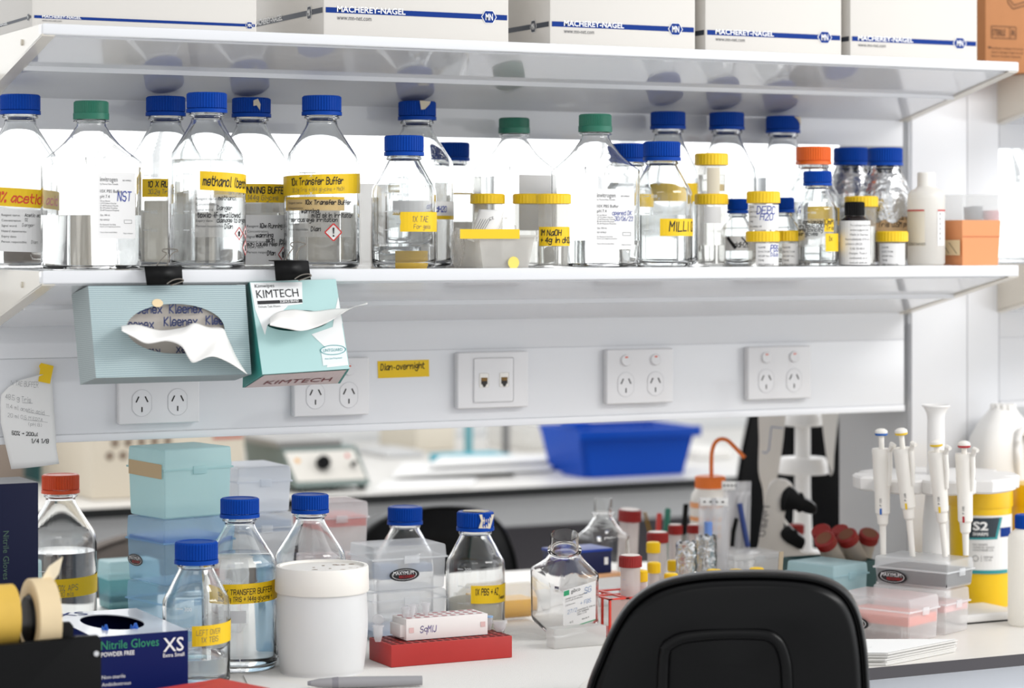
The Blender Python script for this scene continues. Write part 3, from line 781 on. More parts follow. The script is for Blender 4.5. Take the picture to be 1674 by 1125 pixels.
# ---------------------------------------------------------------- yellow-lidded specimen pots
POT = mat('clear_pot_plastic', '#f6f5f2', .12, clear=.84); LID = mat('yellow_lid_plastic', '#f0c61c', .4)
YG = 'yellow-lidded specimen pots on the lower shelf'
def pot(label, cx, Y, ybase, ytop, wcap, ylid, z=None, level=None, texts=None, lab=None, tilt=0, zb=None):
    m = mpp(cx, Y); z = Z if zb is None else zb; rl = wcap * m / 2; r = rl * .9
    zt = H + (HY - ytop) * m - z; zl = H + (HY - ylid) * m - z
    t = thing('specimen_pot', label, 'pot', at(cx, Y, z), face(cx), YG)
    if tilt: t.rotation_euler = (0, tilt, face(cx))
    b = BM(); lathe(b, [(0, .001), (r * .93, .0), (r * .96, .002), (r, zl), (r - .0012, zl), (r * .96 - .0012, .003), (0, .003)], 40); body = mk('pot_body', b, POT, t, angle=.8)
    b = BM(); ribbed_cap(b, rl, zl - .0005, zt, 30, .0006); mk('lid', b, LID, t, angle=.5)
    o = Bottle(); o.t, o.R, o.cx, o.Y, o.z, o.m, o.d = t, r * .985, cx, Y, z, m, {'rc': rl}
    if level:
        lv = V(o, level); b = BM(); lathe(b, [(0, .0035), (r * .95 - .0016, .0035), (r * .975 - .0016, lv), (0, lv)], 40); mk('liquid', b, water(), t, angle=.8)
    if lab:
        tp = tape(o, lab[0], lab[1], lab[2], lab[3], m=lab[4] if len(lab) > 4 else WHITE_LABEL, texts=texts or (), off=.0008, name='label')
    return o
PF = ('NAME', 'DOCTOR', 'HOSP No.', 'TIME', 'SPECIMEN OF')
pf = lambda px, y0, dy, h: [(s, px, y0 + i * dy, h, None, PRINT) for i, s in enumerate(PF)]
o = pot('tall yellow-lidded pot under another pot, half full of clear liquid', 1163, 3.12, 436, 317, 55, 334, level=401, lab=(1152, 1178, 338, 365))
pot('yellow-lidded pot stacked on a taller pot, by the MILLI bottle', 1163, 3.12, 318, 251, 55, 270, level=286, lab=(1156, 1176, 275, 317, mat('beige_label', '#d9cfb9', .6)), zb=Z + Zat(1163, 316.6, 3.12) - Z)
o = pot('yellow-lidded pot with blue letters PBS on its form label', 1247, 3.062, 435, 378, 56, 395, lab=(1236, 1273, 398, 434), texts=pf(1240, 406, 7, 3) + [('PBS', 1259, 411, 10, .15, BLUE_INK), ('Dilute', 1259, 419, 6, .14, BLUE_INK)])
pot('yellow-lidded pot labelled DEPC, leaning on top of another pot', 1248, 3.062, 378, 313, 55, 332, lab=(1225, 1272, 335, 376), texts=pf(1227, 340, 8, 2.6) + [('DEPC', 1238, 350, 12, .13, BLUE_INK), ('H2O', 1243, 360, 11, .13, BLUE_INK)], zb=Z + Zat(1248, 376.5, 3.062) - Z, tilt=.0)
pot('yellow-lidded pot tucked behind the PBS pot', 1290, 3.092, 435, 377, 50, 394, lab=(1279, 1306, 398, 433), texts=pf(1281, 406, 7, 3))
pot('yellow-lidded pot behind the black-capped reagent bottle', 1408, 3.098, 436, 321, 55, 338, level=370)
pot('yellow-lidded pot with a form label, beside the white plastic bottle', 1458, 3.06, 435, 378, 53, 395, lab=(1439, 1478, 398, 433), texts=pf(1443, 406, 7, 3))
pot('yellow-lidded pot with tape reading NaOH, beside the clear tub', 905, 3.056, 438, 317, 57, 333, level=403, lab=(882, None, 371, 402, yellow()), texts=[('1M NaOH', 885, 385, 9, .18), ('+ 4g in dH2O', 885, 397, 9, .18)])
pot('yellow-lidded pot behind the tub, beside the NaOH pot', 866, 3.14, 438, 317, 56, 333, level=395)
pot('yellow-lidded pot behind the paper slip in the clear tub', 797, 3.15, 438, 317, 57, 333, level=380)

# clear tub with bags
TUB = mat('frosted_tub_plastic', '#eceae6', .25, clear=.5); BAG = mat('clear_bag_film', '#f2f0ec', .12, clear=.72)
Yt = 3.03; x0, x1 = Yt * XR(783), Yt * XR(874); m_ = mpp(829, Yt)
t = thing('plastic_tub', 'clear rectangular tub of plastic bags with a yellow dot on its front', 'tub', (x0, Yt, Z)); L = x1 - x0; hh = Zat(829, 388, Yt) - Z
b = BM(); q = .008
rings(b, [[(q, q * .5, 0), (L - q, q * .5, 0), (L - q, .075, 0), (q, .075, 0)], [(0, 0, hh), (L, 0, hh), (L, .08, hh), (0, .08, hh)], [(-.003, -.003, hh), (L + .003, -.003, hh), (L + .003, .083, hh), (-.003, .083, hh)],
          [(-.003, -.003, hh + .003), (L + .003, -.003, hh + .003), (L + .003, .083, hh + .003), (-.003, .083, hh + .003)], [(.002, .002, hh + .003), (L - .002, .002, hh + .003), (L - .002, .078, hh + .003), (.002, .078, hh + .003)],
          [(q + .002, q, .002), (L - q - .002, q, .002), (L - q - .002, .073, .002), (q + .002, .073, .002)]])
mk('tub_body', b, TUB, t, angle=.4)
put('dot_sticker', oval(.052, .007, .0085, .0085), planemap((0, -.0012, 0), (1, 0, 0), (0, 0, 1), .0), mat('yellow_sticker', '#ecd86a', .5), t)
put('tape_strip', rect(-.03, hh - .002, .06, hh + .011), planemap((0, -.0035, 0), (1, 0, 0), (0, 0, 1), 0), yellow(), t)
def crumple(name, label, cat, px0, px1, py0, py1, Y, dep, m, seed, group=None, zb=None):
    rnd = random.Random(seed); cx = (px0 + px1) / 2; mm = mpp(cx, Y); w = (px1 - px0) * mm; h = (py1 - py0) * mm
    zz = H + (HY - py1) * mm if zb is None else zb
    b = BM(); bmesh.ops.create_icosphere(b, subdivisions=4, radius=1)
    ph = [(Vector((rnd.uniform(-1, 1), rnd.uniform(-1, 1), rnd.uniform(-1, 1))) * rnd.uniform(3, 9), rnd.uniform(0, 6)) for _ in range(7)]
    for v in b.verts:
        p = v.co.copy(); s = sum(abs(math.sin(k.dot(p) + f)) for k, f in ph) / 7
        k = .72 + .42 * s
        v.co = Vector((p.x * w / 2 * k, p.y * dep / 2 * k, h / 2 + p.z * h / 2 * k))
    return tag(mk(name, b, m, angle=.3, loc=at(cx, Y, zz), rz=face(cx)), label, cat, group)
crumple('plastic_bag', 'crumpled clear plastic bag heaped in the tub on the shelf', 'bag', 808, 846, 352, 428, Yt + .042, .030, BAG, 4, zb=Z + .006)
crumple('plastic_bag', 'clear plastic bag standing between the tub and the tall bottles', 'bag', 736, 760, 372, 437, Yt + .05, .036, BAG, 8, zb=Z)
cx, Y = 795, Yt + .02; mm = mpp(cx, Y)
b = BM(); pts = [(-30, 0), (-4, 12), (14, 44), (17, 53), (-2, 62), (-14, 34)]
V0 = lambda px, py: ((px - cx) * mm, 0, 0)
sheet(b, lambda a, c: Vector(V0(763 + 36 * a + (20 + 6 * a) * c ** .7, 0)) + Vector((0, -.012 + .03 * (a - .5) ** 2 + .02 * c, (HY - (392 - 50 * c + 2 * a + (1 - c) * 8 * a)) * mm)), 8, 12)
ps = tag(solid(mk('paper_slip', b, paper(), loc=at(cx, Y, H), rz=face(cx)), .0003), 'creased white printed slip with a CE mark sticking out of the tub', 'slip')
fs = lambda u, v: Vector((u, -.0135 + .02 * max(0, (v - (HY - 392) * mm) / (50 * mm)) - .0012, v))
put('lettering', shift(font('CE', 5 * mm), (800 - cx) * mm, (HY - 361) * mm, .3) + [f for i in range(5) for f in line((770 + i * 4 - cx) * mm, (HY - 389 + i) * mm, (786 + i * 4 - cx) * mm, (HY - 358) * mm, .0006)], fs, PRINT, ps)

# black-capped reagent bottle, white plastic bottle, orange box
o = Bottle(); cx, Y = 1397, 3.046; mm = mpp(cx, Y)
t = thing('reagent_bottle', 'small brown bottle with a black cap and white printed label', 'bottle', at(cx, Y, Z), face(cx))
r = 25 * mm; zz = lambda py: H + (HY - py) * mm - Z
b = BM(); lathe(b, [(0, 0), (r - .002, 0), (r, .002), (r, zz(365)), (r * .95, zz(360)), (r * .62, zz(354)), (r * .55, zz(345)), (0, zz(345))], 36); mk('bottle_body', b, mat('dark_brown_glass', '#1a1210', .08), t, angle=.7)
b = BM(); ribbed_cap(b, 16.5 * mm, zz(353), zz(330), 30, .0007); mk('cap', b, black(), t, angle=.5)
o.t, o.R, o.cx, o.Y, o.z, o.m = t, r, cx, Y, Z, mm
tape(o, None, None, 361, 433, m=WHITE_LABEL, name='printed_label', texts=[(s, px, 370 + i * 7.6, 3.2, None, PRINT) for i, (s, px) in enumerate((('To contact local office see', 1390), ('www.support.site', 1390), ('Made in Germany', 1390), ('Formaldehyde 37% soln', 1383), ('solution (ACS)', 1383), ('CAS 50-00-0', 1390), ('Danger. Toxic if', 1389), ('swallowed, or in', 1389), ('contact with skin', 1389)))])
cx, Y = 1514, 3.075; mm = mpp(cx, Y); r = 30.5 * mm; zz = lambda py: H + (HY - py) * mm - Z
HDPE = mat('white_translucent_plastic', '#fbf9f4', .4, clear=.1)
t = thing('plastic_bottle', 'white translucent plastic bottle with a plain white cap', 'bottle', at(cx, Y, Z), face(cx))
b = BM(); lathe(b, [(0, 0), (r - .003, 0), (r, .003), (r, zz(325)), (r * .97, zz(318)), (r * .85, zz(312)), (r * .55, zz(308)), (r * .48, zz(304)), (0, zz(304))], 40); mk('bottle_body', b, HDPE, t, angle=.9)
b = BM(); cyl(b, 14.5 * mm, zz(307), zz(282), 32, b=.0012); mk('cap', b, mat('white_plastic', '#efece6', .4), t)
o.t, o.R, o.cx, o.Y, o.z, o.m = t, r, cx, Y, Z, mm
tape(o, 1484, 1512, 343, 402, m=mat('ivory_label', '#ded7c8', .6), name='printed_label', texts=[('CONTAINER', 1487, 401, 4, None, PRINT)])
put('red_line', rect(U(o, 1485), V(o, 345.5), U(o, 1511), V(o, 343.2)) + rect(U(o, 1532), V(o, 345.5), U(o, 1543.5), V(o, 343.2)), cylmap(o.R, .0012), mat('red_print'), t)
tape(o, 1532, 1543, 346, 402, m=WHITE_LABEL, name='printed_label', texts=[('0', 1535, 352 + 8 * i, 4, None, PRINT) for i in range(6)])
Y = 3.04; x0, xm, x1 = Y * XR(1573), 0, Y * XR(1636); L = x1 - x0; mm = mpp(1600, Y); hh = Zat(1600, 360, Y) - Z; ht = Zat(1600, 318, Y) - Z
t = thing('tip_box', 'orange box with a clear raised lid at the end of the lower shelf', 'box', (x0, Y, Z)); dp = .078
b = BM(); q = .003
rings(b, [[(q, q, 0), (L - q, q, 0), (L - q, dp - q, 0), (q, dp - q, 0)], [(0, 0, hh), (L, 0, hh), (L, dp, hh), (0, dp, hh)], [(.002, .002, hh), (L - .002, .002, hh), (L - .002, dp - .002, hh), (.002, dp - .002, hh)], [(q + .002, q + .002, .002), (L - q - .002, q + .002, .002), (L - q - .002, dp - q - .002, .002), (q + .002, dp - q - .002, .002)]])
mk('base', b, mat('orange_plastic', '#e29765', .35), t, angle=.5)
put('seam_line', rect(.001, hh * .63, L - .001, hh * .64), planemap((0, -.0002, 0), (1, 0, 0), (0, 0, 1), 0), mat('orange_seam', '#b9562a', .5), t)
sb = put('sticker', rect(dp * .3, hh * .22, dp * .95, hh * .56), planemap((-.0012, dp, 0), (0, -1, 0), (0, 0, 1), 0), mat('cream_sticker', '#e7cfa6', .6), t)
put('handwriting', line(dp * .4, hh * .5, dp * .6, hh * .26, .001) + line(dp * .6, hh * .5, dp * .85, hh * .26, .001), planemap((-.0016, dp, 0), (0, -1, 0), (0, 0, 1), 0), ink(), sb)
b = BM(); rings(b, [[(.001, .001, hh), (L - .001, .001, hh), (L - .001, dp - .001, hh), (.001, dp - .001, hh)], [(.002, .002, ht), (L - .002, .002, ht), (L - .002, dp - .002, ht), (.002, dp - .002, ht)]], close0=False)
mk('lid', b, mat('clear_lid_plastic', '#eeefee', .2, clear=.68), t, angle=.4)
for lb, px, py, r, c in (('grey rubber bung inside the orange box', 1590, 343, 15, '#8f9296'), ('grey rubber bung on top inside the orange box', 1602, 332, 12, '#9ba1a6'), ('pink rubber bung inside the orange box', 1620, 352, 14, '#c9858d')):
    b = BM(); R_ = r * mm; lathe(b, [(0, 0), (R_ * .8, 0), (R_ * .85, .002), (R_, R_ * 2.2), (R_ * .95, R_ * 2.35), (0, R_ * 2.35)], 28)
    c_ = mk('rubber_bung', b, mat('bung_' + c[1:], c, .6), None, loc=((Y + .045) * XR(px), Y + .045 + (.01 if py < 340 else 0), Z + hh - (.004 if py < 340 else .012 if py < 350 else .015)))
    tag(c_, lb, 'bung', 'rubber bungs in the orange box')
for x0_, x1_, yt, c, lb in ((-40, 82, 398, '#6e5a48', 'brown card box behind the acetic acid bottle on the far half of the shelf'), (222, 330, 330, '#d6cdbd', 'cream card box behind the methanol bottle on the far half of the shelf'), (345, 455, 345, '#cfc8bc', 'pale grey-cream box behind the RUNNING BUFFER bottle on the far half of the shelf'), (472, 584, 322, '#d3c8b6', 'cream box behind the transfer buffer bottle on the far half of the shelf'), (648, 760, 362, '#cbbfb0', 'beige box behind the fogged bottle on the far half of the shelf')):
    Yq = 3.475; b = BM(); box(b, 0, Yq * (XR(x1_) - XR(x0_)), 0, .10, .0004, Zat((x0_ + x1_) / 2, yt, Yq) - SHELF, r=.002)
    tag(mk('storage_box', b, mat('card_' + c[1:], c, .6), loc=(Yq * XR(x0_), Yq, SHELF)), lb, 'box')
# bottles of the neighbouring bay and of the far side of the shelf
o = bottle('half-filled clear bottle on the neighbouring shelf past the column', 1650, 3.34, SHELF + .0004, 'litre', level=300)
Y = 3.475; x0, x1 = Y * XR(590), Y * XR(640)
b = BM(); box(b, 0, Y * (XR(645) - XR(590)), 0, .09, .0004, .125, r=.004); tag(mk('storage_box', b, mat('frosted_tub_plastic'), loc=(x0, Y, SHELF)), 'frosted clear storage box behind the transfer buffer bottle', 'box')
# ---------------------------------------------------------------- end of shelf goods
# ---------------------------------------------------------------- sockets, tape and note on the service duct
PLATE = mat('white_socket_plastic', '#e4e3e4', .15, coat=.6); SLOT = mat('dark_slot', '#2a2624', .6); GROOVE = mat('socket_groove', '#b5b5b8', .4)
YP = YB - .0002
def socket_plate(label, px_c, py_c, data=False, w=.1165, h=.083, lit=()):
    X = YP * XR(px_c); zc = Zat(px_c, py_c, YP)
    t = thing('power_socket' if not data else 'data_socket', label, 'socket', (X, YP, zc), 0, None if data else 'double power sockets on the service duct')
    b = BM(); box(b, -w / 2, w / 2, -.0135, 0, -h / 2, h / 2, r=.003, seg=3); mk('faceplate', b, PLATE, t)
    if data:
        b = BM(); box(b, -.033, .033, -.0158, -.012, -.033, .033, r=.0035, seg=3); ins = mk('insert', b, PLATE, t)
        for s in (-1, 1):
            u = s * .0165
            b = BM(); box(b, u - .0075, u + .0075, -.0168, -.015, -.0105, .0105, r=.002); j = mk('jack', b, mat('white_plastic', '#efece6', .4), ins)
            fn = planemap((0, -.0170, 0), (1, 0, 0), (0, 0, 1), 0)
            put('jack_opening', rect(u - .0052, -.006, u + .0052, .004) + rect(u - .003, -.0085, u + .003, -.006) + rect(u - .0015, -.01, u + .0015, -.0085), fn, SLOT, j)
            put('contacts', [f for k in range(4) for f in rect(u - .004 + k * .0024, -.001, u - .0032 + k * .0024, .004)], planemap((0, -.0173, 0), (1, 0, 0), (0, 0, 1), 0), mat('brass', '#b98d4a', .3, metal=1), j)
        return t
    for s in (-1, 1):
        u = s * .0258; v = -.012
        o_ = [(u + .0155 * math.cos(a), v + .0185 * math.sin(a)) for a in [2 * math.pi * k / 40 for k in range(40)]]
        o_ = [(max(u - .0138, min(u + .0138, a)), c) for a, c in o_]
        b = BM(); prism(b, o_, -.0142, -.013); ou = mk('outlet', b, PLATE, t)
        fn = planemap((0, -.01425, 0), (1, 0, 0), (0, 0, 1), 0)
        put('outlet_rim', outline(o_, .0005), fn, GROOVE, ou)
        q = line(u - .0085, v + .001, u - .0045, v + .009, .0019) + line(u + .0085, v + .001, u + .0045, v + .009, .0019) + line(u, v - .0055, u, v - .0125, .0019)
        put('pin_slots', q, planemap((0, -.0145, 0), (1, 0, 0), (0, 0, 1), 0), SLOT, ou)
        b = BM(); cyl(b, .0088, 0, .0035, 26, b=.001); sw = mk('rocker_switch', b, PLATE, t, loc=(u, -.0132, .0245)); sw.rotation_euler = (math.radians(82), 0, 0)
        put('indicator', rect(-.0025, .0035, .0025, .0055), lambda a, c: Vector((a, c, .0037)), mat('orange_indicator', '#e2531f', .4), sw)
    return t
socket_plate('white double power socket below the blue-grey tissue box', 256, 643)
socket_plate('white double power socket half hidden by the turquoise wipes box', 537, 632)
socket_plate('white data socket plate with two network jacks', 800, 620.5, True)
socket_plate('white double power socket between the data plate and the glossy end socket', 1040, 614.5)
socket_plate('white double power socket at the column end of the duct', 1267.5, 609)
def flat_on_duct(pts, off): return [[(YP * XR(px), Zat(px, py, YP)) for px, py in pts]]
fd = lambda o: (lambda u, v: Vector((u, YB - .0021 - o, v)))
t = thing('tape_label', 'yellow tape on the service duct with the word overnight', 'tape', (0, 0, 0))
def on_duct(name, pts, off, m, parent=None, th=.0004):
    b = BM(); rings(b, [[(YP * XR(x), YB - .0004 - off - d, Zat(x, y, YP)) for x, y in pts] for d in (0, th)]); return mk(name, b, m, parent, angle=None)
bpy.data.objects.remove(t)
tp = tag(on_duct('tape_label', [(617, 590.5), (701, 588), (701.5, 615.5), (618, 618.5)], .0, yellow()), 'yellow tape on the service duct with overnight written on it', 'tape')
m_ = mpp(660, YP); sx = YP * (XR(701) - XR(617)) / 84
put('handwriting', [[(u * .0 + a, c) for a, c in f] for f in shift([[(u * 1.0, v) for u, v in f] for f in hand('Dian-overnight', 10 * m_, .15, seed=4)], YP * XR(622), Zat(622, 605.5, YP), .02)] , lambda u, v: Vector((YP * XR(622) + (u - YP * XR(622)) * .93, YB - .0014, v)), ink(), tp)
# hanging recipe note
cx, Y = 45, YP; 
def npt(px, py): return YP * XR(px), Zat(px, py, YP)
left = [(14, 766), (6, 730), (-2, 690), (-2, 660), (0, 645), (12, 632), (30, 621), (62, 612)]
right = [(92, 757), (88, 730), (87, 700), (86, 680), (85.5, 660), (85, 645), (84.5, 625), (84, 612)]
def nf(a, c):
    i = c * 7; k = min(6, int(i)); f = i - k
    l = [left[k][q] + (left[k + 1][q] - left[k][q]) * f for q in (0, 1)]; r = [right[k][q] + (right[k + 1][q] - right[k][q]) * f for q in (0, 1)]
    X, z = npt(l[0] + (r[0] - l[0]) * a, l[1] + (r[1] - l[1]) * a)
    return (X, YB - .004 - .010 * (1 - c) ** 1.5 - .006 * math.sin(math.pi * a) * (1 - c) - .02 * max(0, c - .6) * (1 - a) ** 2, z)
b = BM(); sheet(b, nf, 12, 21)
note = tag(solid(mk('recipe_note', b, paper()), .0003), 'white handwritten recipe note taped to the duct beside the tissue box', 'note')
def nn(off):
    def f(u, v):
        # u, v in px rows: find a, c by the row
        c0, c1 = 0, 1
        for _ in range(30):
            c = (c0 + c1) / 2; i = c * 7; k = min(6, int(i)); y = left[k][1] + (left[k + 1][1] - left[k][1]) * (i - k)
            if y > -v: c0 = c
            else: c1 = c
        i = c * 7; k = min(6, int(i)); l = left[k][0] + (left[k + 1][0] - left[k][0]) * (i - k); r = right[k][0] + (right[k + 1][0] - right[k][0]) * (i - k)
        p = Vector(nf((u - l) / (r - l), c)); p.y -= off; return p
    return f
q = []
for s, x, y, h in (('1x TAE BUFFER', 14, 629, 6), ('48.5 g Tris', 6, 650, 7), ('11.4 ml acetic acid', 7, 664, 6.5), ('20 ml 0.5 M EDTA', 9, 679, 6.5), ('(pH 8)', 40, 690, 7)): q += shift(hand(s, h, .07, seed=int(y)), x, -y, .03)
q += line(33, -651, 50, -649, .5) + line(40, -664, 78, -662, .5) + line(33, -679.5, 74, -677.5, .5)
put('handwriting', q, nn(.0009), mat('light_pencil', '#8d8d90', .7), note)
q = []
for s, x, y, h in (('50% ~ 200ul', 15, 709, 6.5), ('1/4 1/8', 46, 722, 8)): q += shift(hand(s, h, .16, seed=int(y)), x, -y, .02)
put('handwriting', q, nn(.0009), ink(), note)
on = on_duct('tape_piece', [(64.5, 593), (85, 598), (79, 627), (60, 623), (63, 603), (61, 598)], .0075, yellow()); tag(on, 'small piece of yellow tape holding the recipe note', 'tape')
on2 = on_duct('tape_piece', [(51, 480), (72, 469), (72, 466), (60, 467)], .0, yellow()); bpy.data.objects.remove(on2)

# ---------------------------------------------------------------- tissue boxes clipped to the shelf lip
def quad_pts(c, Ys): return [P(px, py, y) for (px, py), y in zip(c, Ys)]
def hull(label, name, cat, fr, bk):
    """fr: front corners TL, TR, BR, BL as (px, py, Y); bk: the same behind"""
    f = [P(*p) for p in fr]; k = [P(*p) for p in bk]
    o = f[3].copy(); t = thing(name, label, cat, tuple(o))
    f = [p - o for p in f]; k = [p - o for p in k]
    return t, f, k, o
def bil(f): return lambda a, c, off=0: (lambda p: p)( (f[3] * (1 - a) + f[2] * a) * (1 - c) + (f[0] * (1 - a) + f[1] * a) * c + ((f[2] - f[3]).cross(f[0] - f[3])).normalized() * off)
def faced_box(t, f, k, frontm, sidem, hole, film=None):
    """box whose front has an oval opening; hole = (cu, cv, a, b) in front-face fractions"""
    F = bil(f); n = 40; cu, cv, a, c = hole
    ov = [(cu + a * math.cos(2 * math.pi * i / n), cv + c * math.sin(2 * math.pi * i / n)) for i in range(n)]
    def sq(i):
        th = 2 * math.pi * i / n; dx, dy = math.cos(th) * a, math.sin(th) * c
        ts = []
        if dx > 1e-9: ts.append((1 - cu) / dx)
        if dx < -1e-9: ts.append(-cu / dx)
        if dy > 1e-9: ts.append((1 - cv) / dy)
        if dy < -1e-9: ts.append(-cv / dy)
        tt = min(ts); return cu + dx * tt, cv + dy * tt
    outer = [sq(i) for i in range(n)]
    for q in ((0, 0), (1, 0), (1, 1), (0, 1)):
        i = min(range(n), key=lambda i: (outer[i][0] - q[0]) ** 2 + (outer[i][1] - q[1]) ** 2); outer[i] = q
    b = BM(); nrm = (f[2] - f[3]).cross(f[0] - f[3]).normalized()
    vo = [b.verts.new(F(*p)) for p in outer]; vi = [b.verts.new(F(*p)) for p in ov]; vd = [b.verts.new(F(*p) - nrm * .0012) for p in ov]
    for i in range(n):
        j = (i + 1) % n
        b.faces.new((vo[i], vo[j], vi[j], vi[i])); b.faces.new((vi[i], vi[j], vd[j], vd[i]))
    fp = mk('front_panel', b, frontm, t, angle=.5)
    b = BM(); vs = [b.verts.new(p) for p in f + k]
    for q, mi in (((0, 1, 5, 4), 0), ((1, 2, 6, 5), 0), ((2, 3, 7, 6), 0), ((3, 0, 4, 7), 0), ((4, 5, 6, 7), 0)): b.faces.new([vs[i] for i in q])
    mk('box_body', b, sidem, t, angle=None)
    return F, fp
# wavy-striped blue-grey box
def stripes(name, c1, c2, scale, dist):
    m = mat(name, c1, .55); n, l = m.node_tree.nodes, m.node_tree.links
    tcn = n.new('ShaderNodeTexCoord'); w = n.new('ShaderNodeTexWave'); mx = n.new('ShaderNodeMix'); mx.data_type = 'RGBA'
    w.bands_direction = 'Z'; w.inputs['Scale'].default_value = scale; w.inputs['Distortion'].default_value = dist; w.inputs['Detail'].default_value = .5; w.inputs['Detail Scale'].default_value = .06
    mx.inputs['A'].default_value = lin(c1) + (1,); mx.inputs['B'].default_value = lin(c2) + (1,)
    l.new(tcn.outputs['Object'], w.inputs[0]); l.new(w.outputs['Fac'], mx.inputs['Factor']); l.new(mx.outputs['Result'], n['Principled BSDF'].inputs['Base Color'])
    return m
KB = stripes('striped_blue_grey_card', '#b4c6c7', '#8c9fa5', 120, 7)
KS = stripes('striped_grey_card', '#aab4b4', '#8d999b', 120, 3)
t, f, k, o3 = hull('blue-grey wavy-striped tissue box hanging from the shelf by a binder clip', 'tissue_box', 'tissue box',
    [(144, 467.5, 3.014), (401, 466, 3.014), (411, 612, 2.99), (157, 618, 2.99)], [(117, 481, 3.09), (372, 480, 3.09), (384, 622, 3.066), (131, 629, 3.066)])
F1, fp = faced_box(t, f, k, KB, KS, (.53, .52, .315, .275))
FILMM = mat('printed_inner_film', '#b9b2aa', .25)
nrm = (f[2] - f[3]).cross(f[0] - f[3]).normalized()
b = BM(); sheet(b, lambda a, c: F1(.18 + .7 * a, .2 + .64 * c) - nrm * (.004 + .010 * math.sin(math.pi * c) * (.6 + .4 * math.sin(a * 5))), 24, 14); fl = mk('inner_film', b, FILMM, t)
Lf = (f[1] - f[0]).length; Hf = (f[0] - f[3]).length
def on_front(F, off): return lambda u, v: F(u, v, off)
fm = lambda u, v: F1(u, v, -.0022)
q = []
for x, y in ((.24, .70), (.50, .70), (.18, .535), (.46, .56), (.73, .57)): q += [[(x + u / Lf, y + v / Hf) for u, v in g] for g in hand('Kleenex', .0105, .2, seed=3)]
put('lettering', q, fm, mat('dark_blue_print', '#1d2c5c', .5), fl)
put('lettering', [[(.42 - u / Lf, .30 - v / Hf) for u, v in g] for g in hand('Kleenex', .0105, .16, seed=3)] + [[(.74 - u / Lf, .32 - v / Hf) for u, v in g] for g in hand('Kleenex', .0105, .16, seed=3)], fm, mat('dark_blue_print'), fl)
TISSUE = mat('white_tissue', '#f1efec', .8, sss=0)
def px_sheet(top, bot, Y0, Y1, nu, nv, ripple, o, seed=1):
    tp_, bt = smooth(top, 6), smooth(bot, 6)
    def g(L, a):
        x = a * (len(L) - 1); i = min(len(L) - 2, int(x)); f = x - i; return [L[i][q] + (L[i + 1][q] - L[i][q]) * f for q in (0, 1)]
    def fn(a, c):
        p, q = g(tp_, a), g(bt, a); px, py = p[0] + (q[0] - p[0]) * c, p[1] + (q[1] - p[1]) * c
        return P(px, py, Y0 + (Y1 - Y0) * math.sin(c * math.pi / 2) + ripple * math.sin(a * 9 + c * 3 + seed) * c + ripple * .5 * math.sin(a * 21 + seed)) - o
    b = BM(); sheet(b, fn, nu, nv); return b
ob = px_sheet([(198, 533), (225, 531), (262, 540), (300, 535), (318, 528), (340, 535), (364, 537), (372, 552), (386, 580), (404, 611)],
              [(199, 541), (218, 551), (240, 562), (272, 558), (296, 566), (308, 585), (317, 593), (345, 583), (372, 592), (404, 612)], 2.998, 2.962, 60, 14, .004, o3)
tis = solid(mk('tissue', ob, TISSUE, t), .0003); tis.data.materials[0] = TISSUE
put('sticker', oval(.425, .845 - .04, .035, .045), lambda u, v: F1(u, v, .0007), mat('cream_sticker', '#e7dcc8', .6), fp)
# turquoise wipes box, pinched at the top
KT = mat('turquoise_card', '#a9cccb', .45); KG = mat('deep_turquoise_card', '#2f8e86', .45)
t, f, k, o4 = hull('turquoise delicate wipes box pinched in a binder clip under the shelf', 'tissue_box', 'tissue box',
    [(408, 461.5, 3.014), (549, 456.5, 3.014), (571.5, 603, 2.965), (429, 612.5, 2.965)], [(401, 466, 3.05), (541, 462, 3.05), (556, 627, 3.045), (396.5, 634, 3.06)])
F2, fp = faced_box(t, f, k, KT, KG, (.48, .56, .37, .115))
W_ = mat('white_print'); Lf, Hf = (f[1] - f[0]).length, (f[0] - f[3]).length
g2 = lambda off: (lambda u, v: F2(u, v, off))
put('white_swoosh', [[(.005, .995), (.60, .98), (.57, .74), (.02, .70)], [(.02, .70), (.40, .725), (.13, .52), (.09, .42)], [(.62, .40), (.99, .50), (.99, .04), (.74, .03), (.80, .2)], [(.86, .42), (.995, .50), (.995, .8), (.94, .66)]], g2(.0004), mat('white_card_print', '#eceded', .5), fp)
put('lettering', shift([[(u / Lf, v / Hf) for u, v in p] for p in font('Kimwipes', .0048)], .05, .935) + shift([[(u / Lf, v / Hf) for u, v in p] for p in font('KIMTECH', .0112, .058)], .055, .82) + rect(.055, .752, .57, .79) + shift([[(u / Lf, v / Hf) for u, v in p] for p in font('Delicate Task Wipers', .0028, .03)], .06, .715), g2(.0009), ink(), fp)
put('lettering', shift([[(u / Lf, v / Hf) for u, v in p] for p in font('SCIENCE BRAND', .0036, .026, .01)], .31, .759), g2(.0013), W_, fp)
put('corner_badge', [[(.70, .05), (.98, .08), (.98, .27), (.70, .24)]], g2(.0005), mat('pale_card_print', '#dfe7e8', .5), fp)
TQ = mat('teal_print', '#2e8f93', .5)
put('lettering', [[(.84 + .15 * math.cos(6.283 * i / 30), .215 + .055 * math.sin(6.283 * i / 30)), (.84 + .15 * math.cos(6.283 * (i + 1) / 30), .215 + .055 * math.sin(6.283 * (i + 1) / 30)), (.84 + .14 * math.cos(6.283 * (i + 1) / 30), .215 + .048 * math.sin(6.283 * (i + 1) / 30)), (.84 + .14 * math.cos(6.283 * i / 30), .215 + .048 * math.sin(6.283 * i / 30))] for i in range(30)]
    + shift([[(u / Lf, v / Hf) for u, v in p] for p in font('LINTGUARD', .0042, .027)], .725, .198) + shift([[(u / Lf, v / Hf) for u, v in p] for p in font('Anti-Stat Polyshield', .0022, .024)], .73, .115), g2(.0009), TQ, fp)
